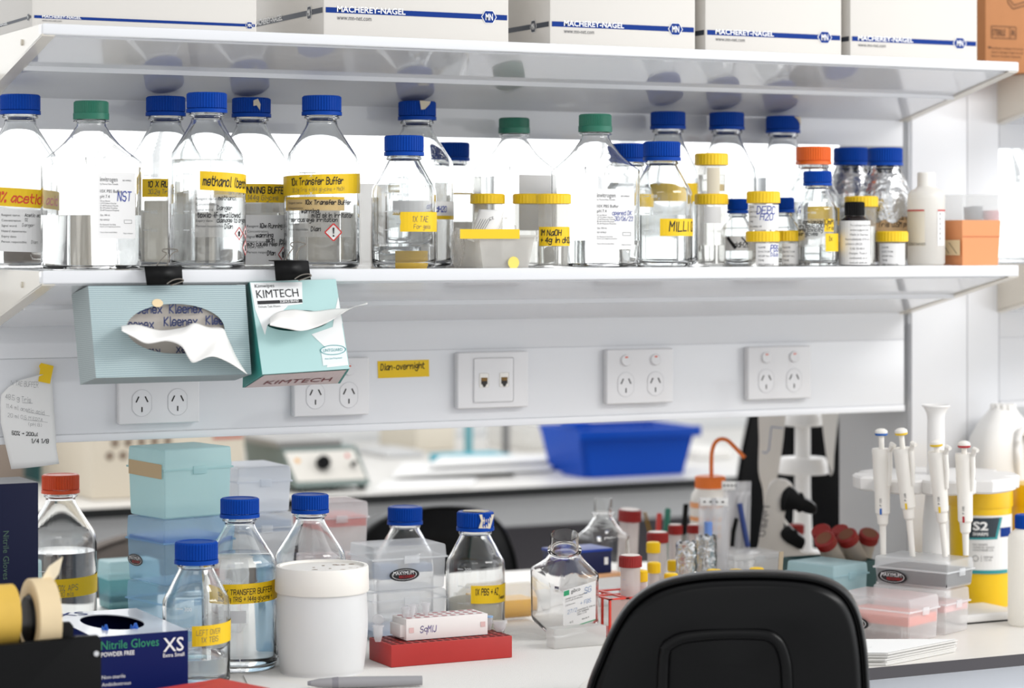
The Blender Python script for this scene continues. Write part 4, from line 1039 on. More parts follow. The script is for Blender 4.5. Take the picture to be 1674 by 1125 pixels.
bo = bil([f[3], f[2], k[2], k[3]])
bs = put('bottom_print', [[(.02, .02), (.97, .04), (.97, .96), (.03, .97)]], lambda u, v: bo(u, v, .0006), mat('dusky_print', '#d9c9c6', .5), t)
put('lettering', shift([[(u / Lf, v / .075) for u, v in p] for p in font('KIMTECH', .020, .085)], .16, .25), lambda u, v: bo(u, v, .0012), mat('maroon_print', '#7c2f2f', .5), bs)
ob = px_sheet([(441, 520), (455, 510), (480, 506), (510, 509), (545, 505), (570, 504), (585, 500), (600, 494.5)],
              [(441, 532), (455, 535), (472, 538), (492, 541), (515, 536), (540, 525), (570, 505), (601, 497)], 2.995, 2.955, 50, 12, .003, o4, 3)
solid(mk('tissue', ob, TISSUE, t), .0003)
# binder clips
def binder(label, pts, Yt_, wire):
    """pts: black body outline in px; wire: loop in px"""
    cx = sum(p[0] for p in pts) / len(pts); Y = 2.996; o = P(cx, pts[0][1], Y)
    t = thing('binder_clip', label, 'clip', tuple(o), 0, 'black binder clips on the lower shelf lip')
    tl, tr, br, bl = pts
    dp = .028
    b = BM()
    q = [P(*tl, Y + .0) - o, P(*tr, Y) - o, P(*br, Y + .002) - o, P(*bl, Y + .002) - o]
    sheetv = [b.verts.new(p) for p in q]; b.faces.new(sheetv)
    bk = [P(tl[0] - 9, tl[1] - 1, Y + dp) - o, P(tr[0] - 9, tr[1] - 1.5, Y + dp) - o]
    bv = [b.verts.new(p) for p in bk]; b.faces.new((sheetv[0], sheetv[1], bv[1], bv[0]))
    solid(mk('clip_body', b, black(), t, angle=.4), .0012)
    b = BM(); tube(b, [P(x, y, Y + dp * .75) - o for x, y in smooth(wire, 4)], .0008, 8); mk('wire_handle', b, mat('clip_steel', '#8f8880', .25, metal=1), t)
    w2 = [(br[0] - 26, br[1] - 1), (br[0] - 16, br[1] - 7), (br[0] - 4, br[1] - 9), (br[0] + 1, br[1] - 6), (br[0] - 6, br[1] - 3), (br[0] - 20, br[1] + 2)]
    b = BM(); tube(b, [P(x, y, Y - .006) - o for x, y in smooth(w2, 4)], .0009, 8); mk('wire_handle', b, mat('clip_steel'), t)
binder('black binder clip with a tall wire loop holding the striped tissue box', [(236, 436), (297, 436), (299, 465), (240, 466)], 3.0, [(256, 434), (262, 426), (270, 418), (272, 414), (266, 411), (267, 407.5), (278, 407), (289, 408), (290, 411), (284, 413), (279, 418), (276, 426), (273, 434)])
binder('black binder clip holding the turquoise wipes box', [(448, 427), (504, 427), (508, 457), (451, 459)], 3.0, [(466, 426), (473, 414), (479, 405), (475, 401), (477, 397), (488, 395.5), (498, 398), (499, 401), (492, 404), (486, 412), (483, 426)])
# ---------------------------------------------------------------- goods on the bench
BZ = BENCH + .0004
def hit(c, d, px):
    r = XR(px); return (r * c[1] - c[0]) / (d[0] - r * d[1])
def corner_box(pxc, Y, pxl, pxr, phi):
    """corner nearest the camera at column pxc; sides run right along phi and back at phi + 90; returns (corner, length right, length back)"""
    c = (Y * XR(pxc), Y); d = (math.cos(phi), math.sin(phi)); e = (-d[1], d[0])
    return c, hit(c, d, pxr), hit(c, e, pxl)
CLR = mat('clear_box_plastic', '#fafbfc', .18, clear=.58); TEAL = mat('teal_box_plastic', '#d2eff2', .22, clear=.4); TEAL2 = mat('blue_box_plastic', '#c0e2f5', .2, clear=.66)
OVAL_B = mat('black_sticker', '#17161a', .4); RED_P = mat('red_print')
def badge(parent, o, u, v, a):
    """black oval MAXYMUM RECOVERY sticker with its centre at o (local), half length a"""
    f = lambda off: planemap(o, u, v, off); b_ = a * .40
    s = put('oval_sticker', oval(0, 0, a, b_), f(.0004), OVAL_B, parent)
    rg = [[((a * k) * .82 * math.cos(t), (b_ * k) * .78 * math.sin(t)) for t in [2 * math.pi * i / 36 for i in range(37)]] for k in (1, .955)]
    put('sticker_ring', [[rg[0][i], rg[0][i + 1], rg[1][i + 1], rg[1][i]] for i in range(36)], f(.0007), PW, s)
    put('lettering', shift(font('MAXYMUM', b_ * .55, a * 1.35), -a * .74, b_ * .02), f(.0010), PW, s)
    put('lettering', shift(font('RECOVERY', b_ * .42, a * 1.05), -a * .36, -b_ * .5), f(.0010), RED_P, s)
def tip_box(label, pxc, Y, pxl, pxr, phi, ytop, ylid, ybot=None, z0=None, base=None, lid=None, rack=None, rackh=(.55, .75), logo=None, tips=False, group=None, ab=None, name='tip_box'):
    c, a, bk = corner_box(pxc, Y, pxl, pxr, phi)
    if ab: a, bk = ab[0] or a, ab[1] or bk
    z0 = BZ if z0 is None else z0; h = Zat(pxc, ytop, Y) - z0; hl = Zat(pxc, ylid, Y) - z0
    t = thing(name, label, 'box', (c[0], c[1], z0), phi, group); e = .0015
    def shell(n, x0, x1, y0, y1, za, zb, m, up, tap, r=.004):
        b = BM(); k = tap
        rs = [[(x0 + k, y0 + k, za), (x1 - k, y0 + k, za), (x1 - k, y1 - k, za), (x0 + k, y1 - k, za)], [(x0, y0, zb), (x1, y0, zb), (x1, y1, zb), (x0, y1, zb)]]
        if not up: rs = [[(x0, y0, za), (x1, y0, za), (x1, y1, za), (x0, y1, za)], [(x0 + k, y0 + k, zb), (x1 - k, y0 + k, zb), (x1 - k, y1 - k, zb), (x0 + k, y1 - k, zb)]]
        rings(b, rs, up, not up)
        bmesh.ops.bevel(b, geom=[q for q in b.edges if not q.is_boundary], offset=r, segments=3, profile=.6, affect='EDGES')
        return mk(n, b, m, t, angle=.5)
    bs = shell('base', .001, a - .001, .001, bk - .001, 0, hl, base or CLR, True, .0018)
    ld = shell('lid', 0, a, 0, bk, hl, h, lid or CLR, False, .001)
    b = BM()
    for x0, x1, y0, y1 in ((-.001, a + .001, -.001, .0005), (-.001, a + .001, bk - .0005, bk + .001), (-.001, .0005, 0, bk), (a - .0005, a + .001, 0, bk)): box(b, x0, x1, y0, y1, hl - .0012, hl + .0012)
    mk('lid_rim', b, lid or CLR, ld, angle=None)
    b = BM(); box(b, a * .42, a * .62, -.002, -.0002, hl - .007, hl + .004, r=.0006); mk('latch', b, base or CLR, ld)
    if rack:
        b = BM(); box(b, .003, a - .003, .003, bk - .003, h * rackh[0], h * rackh[1], r=.001); rk = mk('tip_rack', b, rack, t)
        if tips:
            b = BM()
            for i in range(9):
                for j in range(5):
                    x, y = a * (i + .7) / 9.4, bk * (j + .7) / 5.4; lathe(b, [(.0006, h * .12), (.0022, h * rackh[0]), ], 8, (x, y))
            tp = mk('pipette_tips', b, mat('clear_tip_plastic', '#f4f4f2', .2, clear=.6), t); tp['kind'] = 'stuff'
    if logo == 'front': badge(bs, (a * .42, -.0004, hl * .5), (1, 0, 0), (0, 0, 1), a * .2)
    if logo == 'back': badge(bs, (-.0004, bk * .74, hl * .5), (0, -1, 0), (0, 0, 1), bk * .2)
    return t, c, a, bk, h, hl
def bench_bottle(*args, **kw): return bottle(args[0], args[1], args[2], BZ, *args[3:], **kw)
BG = 'blue-capped bottles on the bench'
# glove boxes and tape
NAVYC = mat('navy_card', '#0a1a58', .4, spec=.2); DNAVY = mat('dark_navy_card', '#0b1130', .45, spec=.2)
Y = 3.12; x1 = Y * XR(63); zt = Zat(63, 789, Y)
t = thing('glove_box', 'dark navy glove box standing on end beside the orange-capped bottle', 'box', (x1 - .125, Y, BZ))
b = BM(); box(b, 0, .125, 0, .085, 0, zt - BZ, r=.0015); mk('box', b, DNAVY, t)
b = BM(); box(b, .002, .123, .002, .083, zt - BZ, zt - BZ + .0006); mk('top_flap', b, mat('grey_card', '#9a9a9c', .6), t)
m_ = mpp(5, Y); q = shift(font('Nitrile Gloves', .0075, .062), .125 - 59 * m_, zt - BZ - 77 * m_, -math.pi / 2)
put('lettering', q, planemap((0, 0, 0), (1, 0, 0), (0, 0, 1), .0005), mat('olive_print', '#3f5a4a', .6), t)
Y = 2.90; x0, x1 = Y * XR(153), Y * XR(307.5); zt = Zat(307, 1030.5, Y) - BZ; L = x1 - x0; dp = .205
t = thing('glove_box', 'blue XS nitrile glove box with gloves showing in its oval opening', 'box', (x0, Y, BZ))
b = BM(); vs = [b.verts.new(p) for p in [(0, 0, 0), (L, 0, 0), (L, dp, 0), (0, dp, 0), (0, 0, zt), (L, 0, zt), (L, dp, zt), (0, dp, zt)]]
for q_ in ((0, 3, 2, 1), (0, 1, 5, 4), (1, 2, 6, 5), (2, 3, 7, 6), (3, 0, 4, 7)): b.faces.new([vs[i] for i in q_])
mk('box', b, NAVYC, t, angle=None)
b = BM(); n = 40; cu, cv, a_, c_ = L * .47, dp * .52, .036, .068
ring_o, ring_i, ring_d = [], [], []
for i in range(n):
    th = 2 * math.pi * i / n; dx, dy = math.cos(th), math.sin(th)
    tt = min([((L - cu) / dx if dx > 0 else -cu / dx) if abs(dx) > 1e-6 else 9, ((dp - cv) / dy if dy > 0 else -cv / dy) if abs(dy) > 1e-6 else 9])
    ring_o.append([cu + dx * tt, cv + dy * tt, zt]); ring_i.append((cu + a_ * dx, cv + c_ * dy, zt)); ring_d.append((cu + a_ * dx, cv + c_ * dy, zt - .0015))
for q_ in ((0, 0), (L, 0), (L, dp), (0, dp)):
    i = min(range(n), key=lambda i: (ring_o[i][0] - q_[0]) ** 2 + (ring_o[i][1] - q_[1]) ** 2); ring_o[i][:2] = q_
rings(b, [ring_o, ring_i, ring_d], False, False); mk('top_panel', b, mat('silver_white_card', '#c9cbd2', .3, coat=.3), t, angle=.5)
b = BM(); box(b, .002, L - .002, .002, dp - .002, zt - .045, zt - .04); mk('shade_plate', b, mat('shade_plate_dark', '#1a1a1e', .8), t)  # dark plate added as the shade below the opening
f0 = planemap((0, 0, 0), (1, 0, 0), (0, 0, 1), .0005)
mm = L / 154.5; vv = lambda py, px: zt - (py - (1042 - (px - 153) * .074)) * mpp(px, Y)
wprint = PW
put('lettering', shift(font('Nitrile Gloves', .0105, 94 * mm), 12 * mm, vv(1063, 165)), f0, mat('green_print', '#2f9a6a', .5), t)
put('lettering', shift(font('POWDER FREE', .0052, 54 * mm, .02), 12 * mm, vv(1074.5, 165)), f0, wprint, t)
put('lettering', shift(font('XS', .0165, 34 * mm, .01), 113 * mm, vv(1066, 266)) + shift(font('Extra Small', .0046, 35 * mm, .01), 113 * mm, vv(1075, 266)), f0, wprint, t)
put('lettering', shift(font('Non-sterile', .0045, 38 * mm), 13 * mm, vv(1111, 166)) + shift(font('Ambidextrous', .0045, 47 * mm), 13 * mm, vv(1123, 166)), f0, wprint, t)
put('lettering', shift(font('XS', .03, .04), .008, dp - .03), planemap((0, 0, zt + .0004), (1, 0, 0), (0, 1, 0), 0), mat('navy_print'), t)
GLV = mat('blue_nitrile', '#2f6fd0', .5)
for i, (u, v) in enumerate(((.030, .050), (.066, .046))):
    b = BM(); bmesh.ops.create_icosphere(b, subdivisions=3, radius=1)
    for w in b.verts: w.co = Vector((u + w.co.x * .008 * (1 + .3 * math.sin(7 * w.co.z + i)), v + w.co.y * .012, zt - .012 + w.co.z * .016 * (1 + .25 * math.sin(9 * w.co.x))))
    tag(mk('nitrile_glove', b, GLV, loc=(x0, Y, BZ), angle=.8), ('blue nitrile glove end poking up in the box opening, nearer the black dispenser', 'blue nitrile glove bunch in the middle of the box opening')[i], 'glove', 'gloves in the XS box')
# tape dispenser and rolls
Yd = 2.80; xa, xb = Yd * XR(-75), Yd * XR(143)
t = thing('tape_dispenser', 'black tape dispenser holding the cream rolls beside the blue glove box', 'dispenser', (xa, 2.745, BZ)); LW = xb - xa; zc = Zat(60, 1010, 2.80) - BZ
prof = [(0, 0), (LW, 0), (LW, Zat(143, 1032, Yd) - BZ - .002), (LW - .004, Zat(140, 1028, Yd) - BZ), (LW - .030, Zat(118, 1029, Yd) - BZ), (LW - .032, Zat(110, 1034, Yd) - BZ), (0, Zat(110, 1034, Yd) - BZ)]
b = BM(); prism(b, prof, 0, .010, r=.0015); mk('side_plate', b, black(), t)
b = BM(); prism(b, prof, .110, .120, r=.0015); mk('side_plate', b, black(), t)
b = BM(); box(b, 0, LW, .010, .10, 0, .02, r=.002); mk('base', b, black(), t)
b = BM(); box(b, LW - .012, LW, .01, .1, 0, prof[2][1] - .01, r=.002); mk('front_plate', b, black(), t)
b = BM(); lathe(b, [(0, 0), (.003, 0), (.003, .002), (0, .0025)], 16); sc = mk('screw', b, mat('steel_and_shade_grey'), t, loc=(Yd * XR(134) - xa, -.0002, Zat(134, 1057, Yd) - BZ)); sc.rotation_euler = (math.pi / 2, 0, 0)
MASK = mat('cream_masking_tape', '#e6cfa6', .6, vary=.12)
def roll(label, px, py, Y, R, w, mm_, strip=None, yellow_part=False):
    t = thing('tape_roll', label, 'tape roll', (Y * XR(px), Y, Zat(px, py, Y)), 0, 'tape rolls on the dispenser')
    rot = Matrix.Rotation(math.pi / 2, 4, 'Y')
    b = BM(); lathe(b, [(R * .62, -w / 2), (R - .001, -w / 2), (R, -w / 2 + .001), (R, w / 2 - .001), (R - .001, w / 2), (R * .62, w / 2), (R * .62, -w / 2)], 56)
    bmesh.ops.transform(b, matrix=rot, verts=b.verts); mk('tape_coil', b, mm_, t, angle=.6)
    b = BM(); lathe(b, [(0, -w / 2 - .004), (R * .56, -w / 2 - .004), (R * .615, -w / 2 + .001), (R * .615, w / 2), (0, w / 2)], 48); bmesh.ops.transform(b, matrix=rot, verts=b.verts); mk('hub', b, black(), t)
    if strip:
        b = BM(); o = Vector(t.location)
        pts = [(P(x, y, Y + d) - o) for x, y, d in strip]; v = [b.verts.new(p) for p in pts]; b.faces.new(v); solid(mk('loose_end', b, mat('cream_tape_end', '#e9dcc0', .6), t, angle=None), .0004)
    return t
roll('cream masking tape roll with its torn end standing up', 66, 1011, 2.803, .0465, .026, MASK, [(66, 950, -.005), (88, 949, .005), (96, 938, .005), (103, 910, .0), (80, 926, -.004)])
roll('smaller cream tape roll with yellow tape over its edge', -6, 1008, 2.80, .036, .040, mat('yellow_cream_tape', '#e2b94f', .6, vary=.2))
# red flat box at the front
A = Vector((1.0316, 2.859)); e1 = Vector((-.945, -.327)); e2 = Vector((.327, -.945)); q = [A, A + e1 * .118, A + e1 * .118 + e2 * .075, A + e2 * .095]
b = BM(); rings(b, [[(p.x, p.y, z) for p in q] for z in (BZ, BENCH + .033)]); bmesh.ops.bevel(b, geom=list(b.edges), offset=.001, segments=2, affect='EDGES')
rb = tag(mk('card_box', b, mat('red_card', '#c8332e', .5)), 'flat red box on the front bench edge before the blue glove box', 'box')
put('lettering', shift(font('www.abcamdx.com', .003), 0, 0), lambda u, v: Vector((A.x - .055 + u * .945 - v * .3, A.y - .045 + u * .327 + v * .945, BENCH + .0335)), mat('dark_red_print', '#5a1512', .6), rb)
def bench_sheet(name, label, cat, pts, z, m, t=.0004):
    b = BM(); rings(b, [[(Yon(x, y, BENCH) * XR(x), Yon(x, y, BENCH), BENCH + z + d) for x, y in pts] for d in (0, t)]); return tag(mk(name, b, m, angle=None), label, cat)
lp = bench_sheet('bench_liner', 'white absorbent bench liner under the red rack and white jar', 'liner', [(452, 1062), (985, 1002), (1010, 1062), (905, 1165), (350, 1200)], .0003, mat('white_absorbent_paper', '#eceae6', .9, bump=(900, .5, .002)), .0005)
bench_sheet('paper_sheet', 'loose white paper sheet between the red box and the grey marker', 'paper', [(398, 1106), (420, 1105), (506, 1126), (470, 1160), (412, 1135)], .0012, paper())
t = thing('marker_pen', 'grey marker pen lying on the liner before the white jar', 'pen', (0, 0, 0))
a_, c_ = P(508, 1121, 2.905), P(690, 1139, 2.86); a_.z = c_.z = BENCH + .0085
b = BM(); v = (c_ - a_).normalized(); tube(b, [a_, a_ + v * .01, a_ + v * .035, a_ + v * .06, c_], [.0035, .0055, .007, .0072, .006], 18); mk('barrel', b, mat('grey_marker_plastic', '#9a999c', .4), t)
b = BM(); tube(b, [a_ - v * .004, a_ + v * .004, a_ + v * .0345], [.0026, .0042, .0073], 18); mk('cap', b, mat('grey_cap_plastic', '#85848a', .4), t)

# bottles
o = bench_bottle('orange-capped litre bottle with white powder at its bottom', 99, 3.45, top=775.5, capm=mat('orange_red_cap', '#e2511f', .4), level=900)
tape(o, 82, None, 938, 968, slope=.03, texts=[('10% APS', 92, 957, 9, .1, PENCIL), ('x 10 mls', 92, 966, 7, .1, PENCIL)])
b = BM(); lathe(b, [(0, .0073), (o.R - .007, .0073), (o.R - .0034, .013), (o.R - .0034, .027), (o.R * .6, .031), (0, .028)], 40); mk('powder', b, mat('white_powder', '#efedea', .9, bump=(300, .5, .002)), o.t)
o = bench_bottle('blue-capped half-litre bottle with yellow tape reading LEFT OVER', 321, 3.0, top=885, size='half', level=1072, group=BG, R=.0412)
tape(o, 314, None, 1014, 1047, slope=.03, texts=[('LEFT OVER', 321, 1029, 8, .1, PENCIL, 42), ('1X TBS', 329, 1041, 8, .1, PENCIL, 30)])
o = bench_bottle('blue-capped litre bottle with yellow tape reading TRANSFER BUFFER, beside the white jar', 392, 3.10, top=814, level=905, group=BG)
tape(o, 346, None, 946, 978, slope=.03, texts=[('10X TRANSFER BUFFER', 362, 963, 8.5, .15, ink(), 92), ('30.2g TRIS + 144g glycine +', 362, 974, 7.5, .15, ink(), 92)])
tape(o, 376, 402, 990, 1010, m=mat('pale_sticker', '#cfd0d2', .6))
o = bench_bottle('blue-capped litre bottle rising behind the white lidded jar', 507, 3.142, top=808, level=None, group=BG)
o = bench_bottle('blue-capped half-litre bottle behind the clear tip boxes with the black oval', 662, 3.352, top=828, size='half', level=None, group=BG)
o = bench_bottle('half-litre bottle with taped blue cap and yellow tape reading 1X PBS', 777, 3.20, top=836, size='half', level=None, group=BG, R=.042)
b = BM(); lathe(b, [(0, .0073), (o.R - .007, .0073), (o.R - .0032, .013), (o.R - .0032, .05), (0, .052)], 40); mk('powder', b, mat('cream_powder', '#e9e2d0', .9, vary=.15), o.t)
tape(o, 770, None, 952, 981, slope=-.02, texts=[('1X PBS + AZ', 777, 967, 10, .16, ink(), 42), ('Tween', 814, 975, 6, .16)])
scrap(o, [(783, 838), (806, 840), (804, 848), (800, 862), (782, 860), (786, 848)])
b = BM(); rr = o.d['rc']; rings(b, [[(-.018, -.004, o.d['top'] + z), (.012, -.016, o.d['top'] + z), (.02, .0, o.d['top'] + z), (.004, .016, o.d['top'] + z), (-.016, .010, o.d['top'] + z)] for z in (.0001, .0008)]); mk('tape_scrap', b, mat('torn_masking_tape'), o.cap, angle=None)
# bottle lying on its side with yellow liquid
t = thing('reagent_bottle', 'clear bottle of yellow liquid lying on its side behind the 1X PBS bottle', 'bottle', (3.30 * XR(742), 3.31, BENCH + .0283))
rot = Matrix.Rotation(math.pi / 2, 4, 'Y'); Lb = 3.3 * (XR(874) - XR(742))
b = BM(); lathe(b, [(0, Lb), (.024, Lb), (.027, Lb - .004), (.027, .03), (.012, .008), (.012, 0), (.0105, 0), (.0105, .008), (.0255, .031), (.0255, Lb - .005), (0, Lb - .002)], 40); bmesh.ops.transform(b, matrix=rot, verts=b.verts); mk('bottle_body', b, mat('clear_pot_plastic'), t, angle=.8)
b = BM(); n = 28; rs = []
for x in (.034, Lb - .006): rs.append([(x, .0250 * math.sin(-1.75 + 3.5 * i / n), -.0250 * math.cos(-1.75 + 3.5 * i / n)) for i in range(n + 1)])
rings(b, rs); mk('liquid', b, mat('yellow_liquid', '#ffc400', .3), t, angle=.6)
# white lidded jar
cx, Y = 526.5, 3.022; mm = mpp(cx, Y); r = 75 * mm; h = lambda py: (Zat(cx, py, Y) - BZ)
t = thing('lidded_jar', 'wide white translucent jar with a stained white screw lid', 'jar', at(cx, Y, BZ), face(cx))
JAR = mat('milky_jar_plastic', '#fdfdfd', .3, clear=.05, vary=.03)
b = BM(); hz_ = h(955)
lathe(b, smooth([(0, .001), (r * .84, .0), (r * .90, .003), (r * .95, hz_ * .2), (r, hz_ * .5), (r * .985, hz_ * .8), (r * .95, hz_)], 3)[:-1] + [(r * .95, hz_), (r * .93, hz_), (r * .96, hz_ * .8), (r * .97, hz_ * .5), (r * .92, hz_ * .2), (r * .87, .006), (0, .004)], 48)
mk('jar_body', b, JAR, t, angle=.9)
b = BM(); rl = 77 * mm; zt = h(924); zb = h(966)
lathe(b, [(r * .96, zb), (rl - .001, zb), (rl, zb + .002), (rl * .985, zt - .002), (rl * .97, zt), (rl * .90, zt), (rl * .89, zt - .003), (0, zt - .003)], 56); ld = mk('lid', b, mat('white_lid_plastic', '#efebe4', .4), t, angle=.5)
rnd = random.Random(3); q = []
for i in range(16): q += oval(rnd.uniform(-.03, .05), rnd.uniform(-.04, .03), rnd.uniform(.0006, .0045), rnd.uniform(.0006, .0025), 9)
put('lid_stain', q, lambda u, v: Vector((u, v, zt - .0026)), mat('brown_stain', '#8a6a4a', .8), ld)
b = BM(); rnd = random.Random(6)
bmesh.ops.create_icosphere(b, subdivisions=3, radius=1)
for v in b.verts: v.co = Vector((v.co.x * r * .72, v.co.y * r * .72, h(1050) * .55 + v.co.z * h(1050) * .5)) * (1 + .06 * math.sin(v.co.x * 5 + v.co.z * 7))
mk('contents', b, mat('white_crumbs', '#f3f3f3', .8, bump=(90, .6, .006)), t)

# teal boxes
T0 = dict(base=TEAL, lid=TEAL)
z1 = Zat(268, 960, 3.22); z2 = Zat(268, 852, 3.22); TG = 'blue tip boxes stacked behind the bottles'
tip_box('pale blue tip box at the bottom of the blue stack', 268, 3.22, 206, 382, .21, 960, 990, base=TEAL2, lid=TEAL2, group=TG)
tip_box('pale blue tip box with a dark blue rack, in the middle of the blue stack', 268, 3.22, 206, 382, .21, 852, 890, z0=z1 + .0006, base=TEAL2, lid=TEAL2, rack=mat('blue_rack', '#2a5fb5', .4), rackh=(.62, .70), logo='back', group=TG)
t, c, a, bk, h_, hl = tip_box('turquoise frosted box with a brown tape strip, on top of the blue stack', 268, 3.22, 208, 380, .21, 736, 770, z0=z2 + .0012, base=mat('turquoise_frosted', '#cdebec', .3, clear=.22), lid=mat('turquoise_frosted'), group=TG)
put('tape_strip', [[(0, 0), (bk * .9, .002), (bk * .9, -.018), (0, -.02)]], lambda u, v: Vector((-.0012, u + .004, hl + v + .008)), mat('brown_tape', '#c3a982', .6), t)
tip_box('small teal tip box with a white lid behind the orange-capped bottle', 178, 3.66, 158, 262, .05, 920, 948, base=mat('teal_dark_plastic', '#7fb9be', .25, clear=.3), lid=TEAL, rack=mat('navy_rack', '#26437f', .4), rackh=(.15, .3))
# clear boxes behind
CG = 'clear tip boxes stacked behind the bottles'
za, zb = Zat(388, 925, 3.40), Zat(388, 842, 3.40)
tip_box('clear tip box at the bottom of the stack behind the transfer buffer bottle', 388, 3.40, 372, 482, .0, 925, 950, ab=(None, .11), group=CG)
tip_box('clear tip box with a grey-blue rack, middle of the stack behind the bottles', 388, 3.40, 372, 480, .0, 842, 866, z0=za + .0006, rack=mat('slate_rack', '#8d9db5', .4), rackh=(.62, .86), ab=(None, .11), group=CG)
tip_box('clear frosted box on top of the stack beside the turquoise box', 388, 3.40, 372, 477, .0, 765, 790, z0=zb + .0012, base=mat('frosted_box_plastic', '#f2f5fa', .3, clear=.3), lid=mat('frosted_box_plastic'), ab=(None, .11), group=CG)
RR = mat('red_rack', '#c9402f', .4); zr = Zat(510, 915, 3.47)
RG = 'clear tip boxes with red racks'
tip_box('lower clear tip box with a red rack behind the blue-capped bottles', 510, 3.47, 480, 604, .0, 915, 940, rack=RR, rackh=(.6, .78), tips=True, group=RG, ab=(None, .085))
tip_box('upper clear tip box with a red rack, beside the cap of the hidden bottle', 510, 3.47, 480, 603, .0, 824, 850, z0=zr + .0006, rack=RR, rackh=(.55, .74), tips=True, group=RG, ab=(None, .085))
# MAXYMUM boxes
INS = mat('slate_insert', '#8497b4', .4); zm = Zat(609, 970, 3.205)
t, c, a, bk, h_, hl = tip_box('lower of the two clear boxes with slate inserts behind the red rack', 609, 3.205, 567, 731, 0, 970, 985, rack=INS, rackh=(.1, .22), ab=(None, .085))
t, c, a, bk, h_, hl = tip_box('upper clear box with a black oval sticker and slate inserts', 609, 3.205, 567, 731, 0, 896, 917, z0=zm + .0006, logo='front', ab=(None, .085))
b = BM()
for (x, z, w, hh) in ((.012, .012, .03, .022), (.07, .020, .026, .012)): box(b, a * .1 + x, a * .1 + x + w, .03, .06, z, z + hh, r=.003)
mk('insert', b, INS, t)

# red rack, white rack, little tubes
REDP = mat('red_rack_plastic', '#b5302c', .45, vary=.12)
Yr = 3.003; x0, x1 = Yr * XR(639.5), Yr * XR(837.5); L = x1 - x0; hr = .0298; dr = .074
t = thing('tube_rack', 'red plastic tube rack on the bench liner under the white rack', 'rack', (x0, Yr, BENCH + .001))
b = BM(); box(b, 0, L, 0, dr, 0, hr, r=.0015); mk('rack_body', b, REDP, t)
DR = mat('dark_red_hole', '#5d1414', .7)
put('holes', [f for i in range(16) for j in range(6) for f in rect(L * (i + .2) / 16, dr * (j + .2) / 6, L * (i + .85) / 16, dr * (j + .85) / 6)], planemap((0, 0, hr + .0004), (1, 0, 0), (0, 1, 0), 0), DR, t)
rt = BENCH + .001 + hr
Yw = 3.022; x0w, x1w = Yw * XR(664), Yw * XR(797.5); Lw = x1w - x0w; dw = .046; hw = .0285
t = thing('tube_rack', 'white foam tube rack with handwriting, lying on the red rack', 'rack', (x0w, Yw, rt + .0008))
b = BM(); box(b, 0, Lw, 0, dw, 0, hw, r=.0012); mk('rack_body', b, mat('white_rack_plastic', '#e7e1de', .5), t)
b = BM(); box(b, -.006, .0005, .006, dw - .006, .004, hw - .008, r=.001); mk('end_lug', b, mat('white_rack_plastic'), t)
put('holes', [f for i in range(9) for j in range(3) for f in oval(Lw * (i + .6) / 9.3, dw * (j + .55) / 3.1, .0042, .0042, 14)], planemap((0, 0, hw + .0004), (1, 0, 0), (0, 1, 0), 0), mat('pink_hole', '#c98f92', .7), t)
put('handwriting', shift(hand('SqMIJ', .0085, .12, seed=3), Lw * .17, .0095), planemap((0, -.0005, 0), (1, 0, 0), (0, 0, 1), 0), mat('violet_pen', '#6b5d9a', .6), t)
put('peg_mark', rect(.004, .010, .011, .017) + rect(Lw - .011, .011, Lw - .004, .018), planemap((0, -.0005, 0), (1, 0, 0), (0, 0, 1), 0), mat('pink_peg', '#d9b5b2', .6), t)
MT = mat('clear_tube_plastic', '#f3f3f4', .15, clear=.6)
def microtube(label, px, Y, z, h, r=.0052, openlid=False, capm=None, group='small clear tubes in the racks'):
    t = thing('micro_tube', label, 'tube', at(px, Y, z), face(px), group)
    b = BM(); lathe(b, [(0, 0), (r * .6, .0004), (r, h * .45), (r, h - .002), (r * 1.25, h - .0018), (r * 1.25, h), (r * .85, h), (r * .85, h * .5), (0, .002)], 20); mk('tube_body', b, MT, t, angle=.7)
    b = BM()
    if openlid: lathe(b, [(0, 0), (r * 1.1, 0), (r * 1.2, .001), (r * 1.2, .002), (0, .0025)], 18)
    else: lathe(b, [(0, h), (r * 1.2, h), (r * 1.2, h + .0018), (0, h + .0022)], 18)
    l = mk('cap', b, capm or MT, t, angle=.5)
    if openlid: l.location = (0, r, h + .006); l.rotation_euler = (-1.3, 0, 0)
wz = rt + .0008 + hw + .0004
for i, (px, dy, lb) in enumerate(((655.5 + 8, .012, 'capped clear tube at the end of the white rack, front row'), (672.5, .012, 'second capped clear tube along the front of the white rack'), (677, .030, 'capped clear tube in the rear row of the white rack'), (696, .024, 'capped clear tube standing apart on the white rack'))):
    microtube(lb, px, Yw + dy, wz, .013 + .002 * (i % 2))
microtube('clear tube with its lid flipped open at the end of the red rack', 618, Yr + .03, rt + .0005, .022, .0065, True)
microtube('blue-capped small tube in the red rack behind the white rack', 799, Yr + .052, rt + .0005, .018, .005, False, mat('pale_blue_cap', '#7fa6cf', .4))
microtube('pink-tinted wide small tube on the red rack end', 817, Yr + .035, rt + .0005, .013, .0085, False)
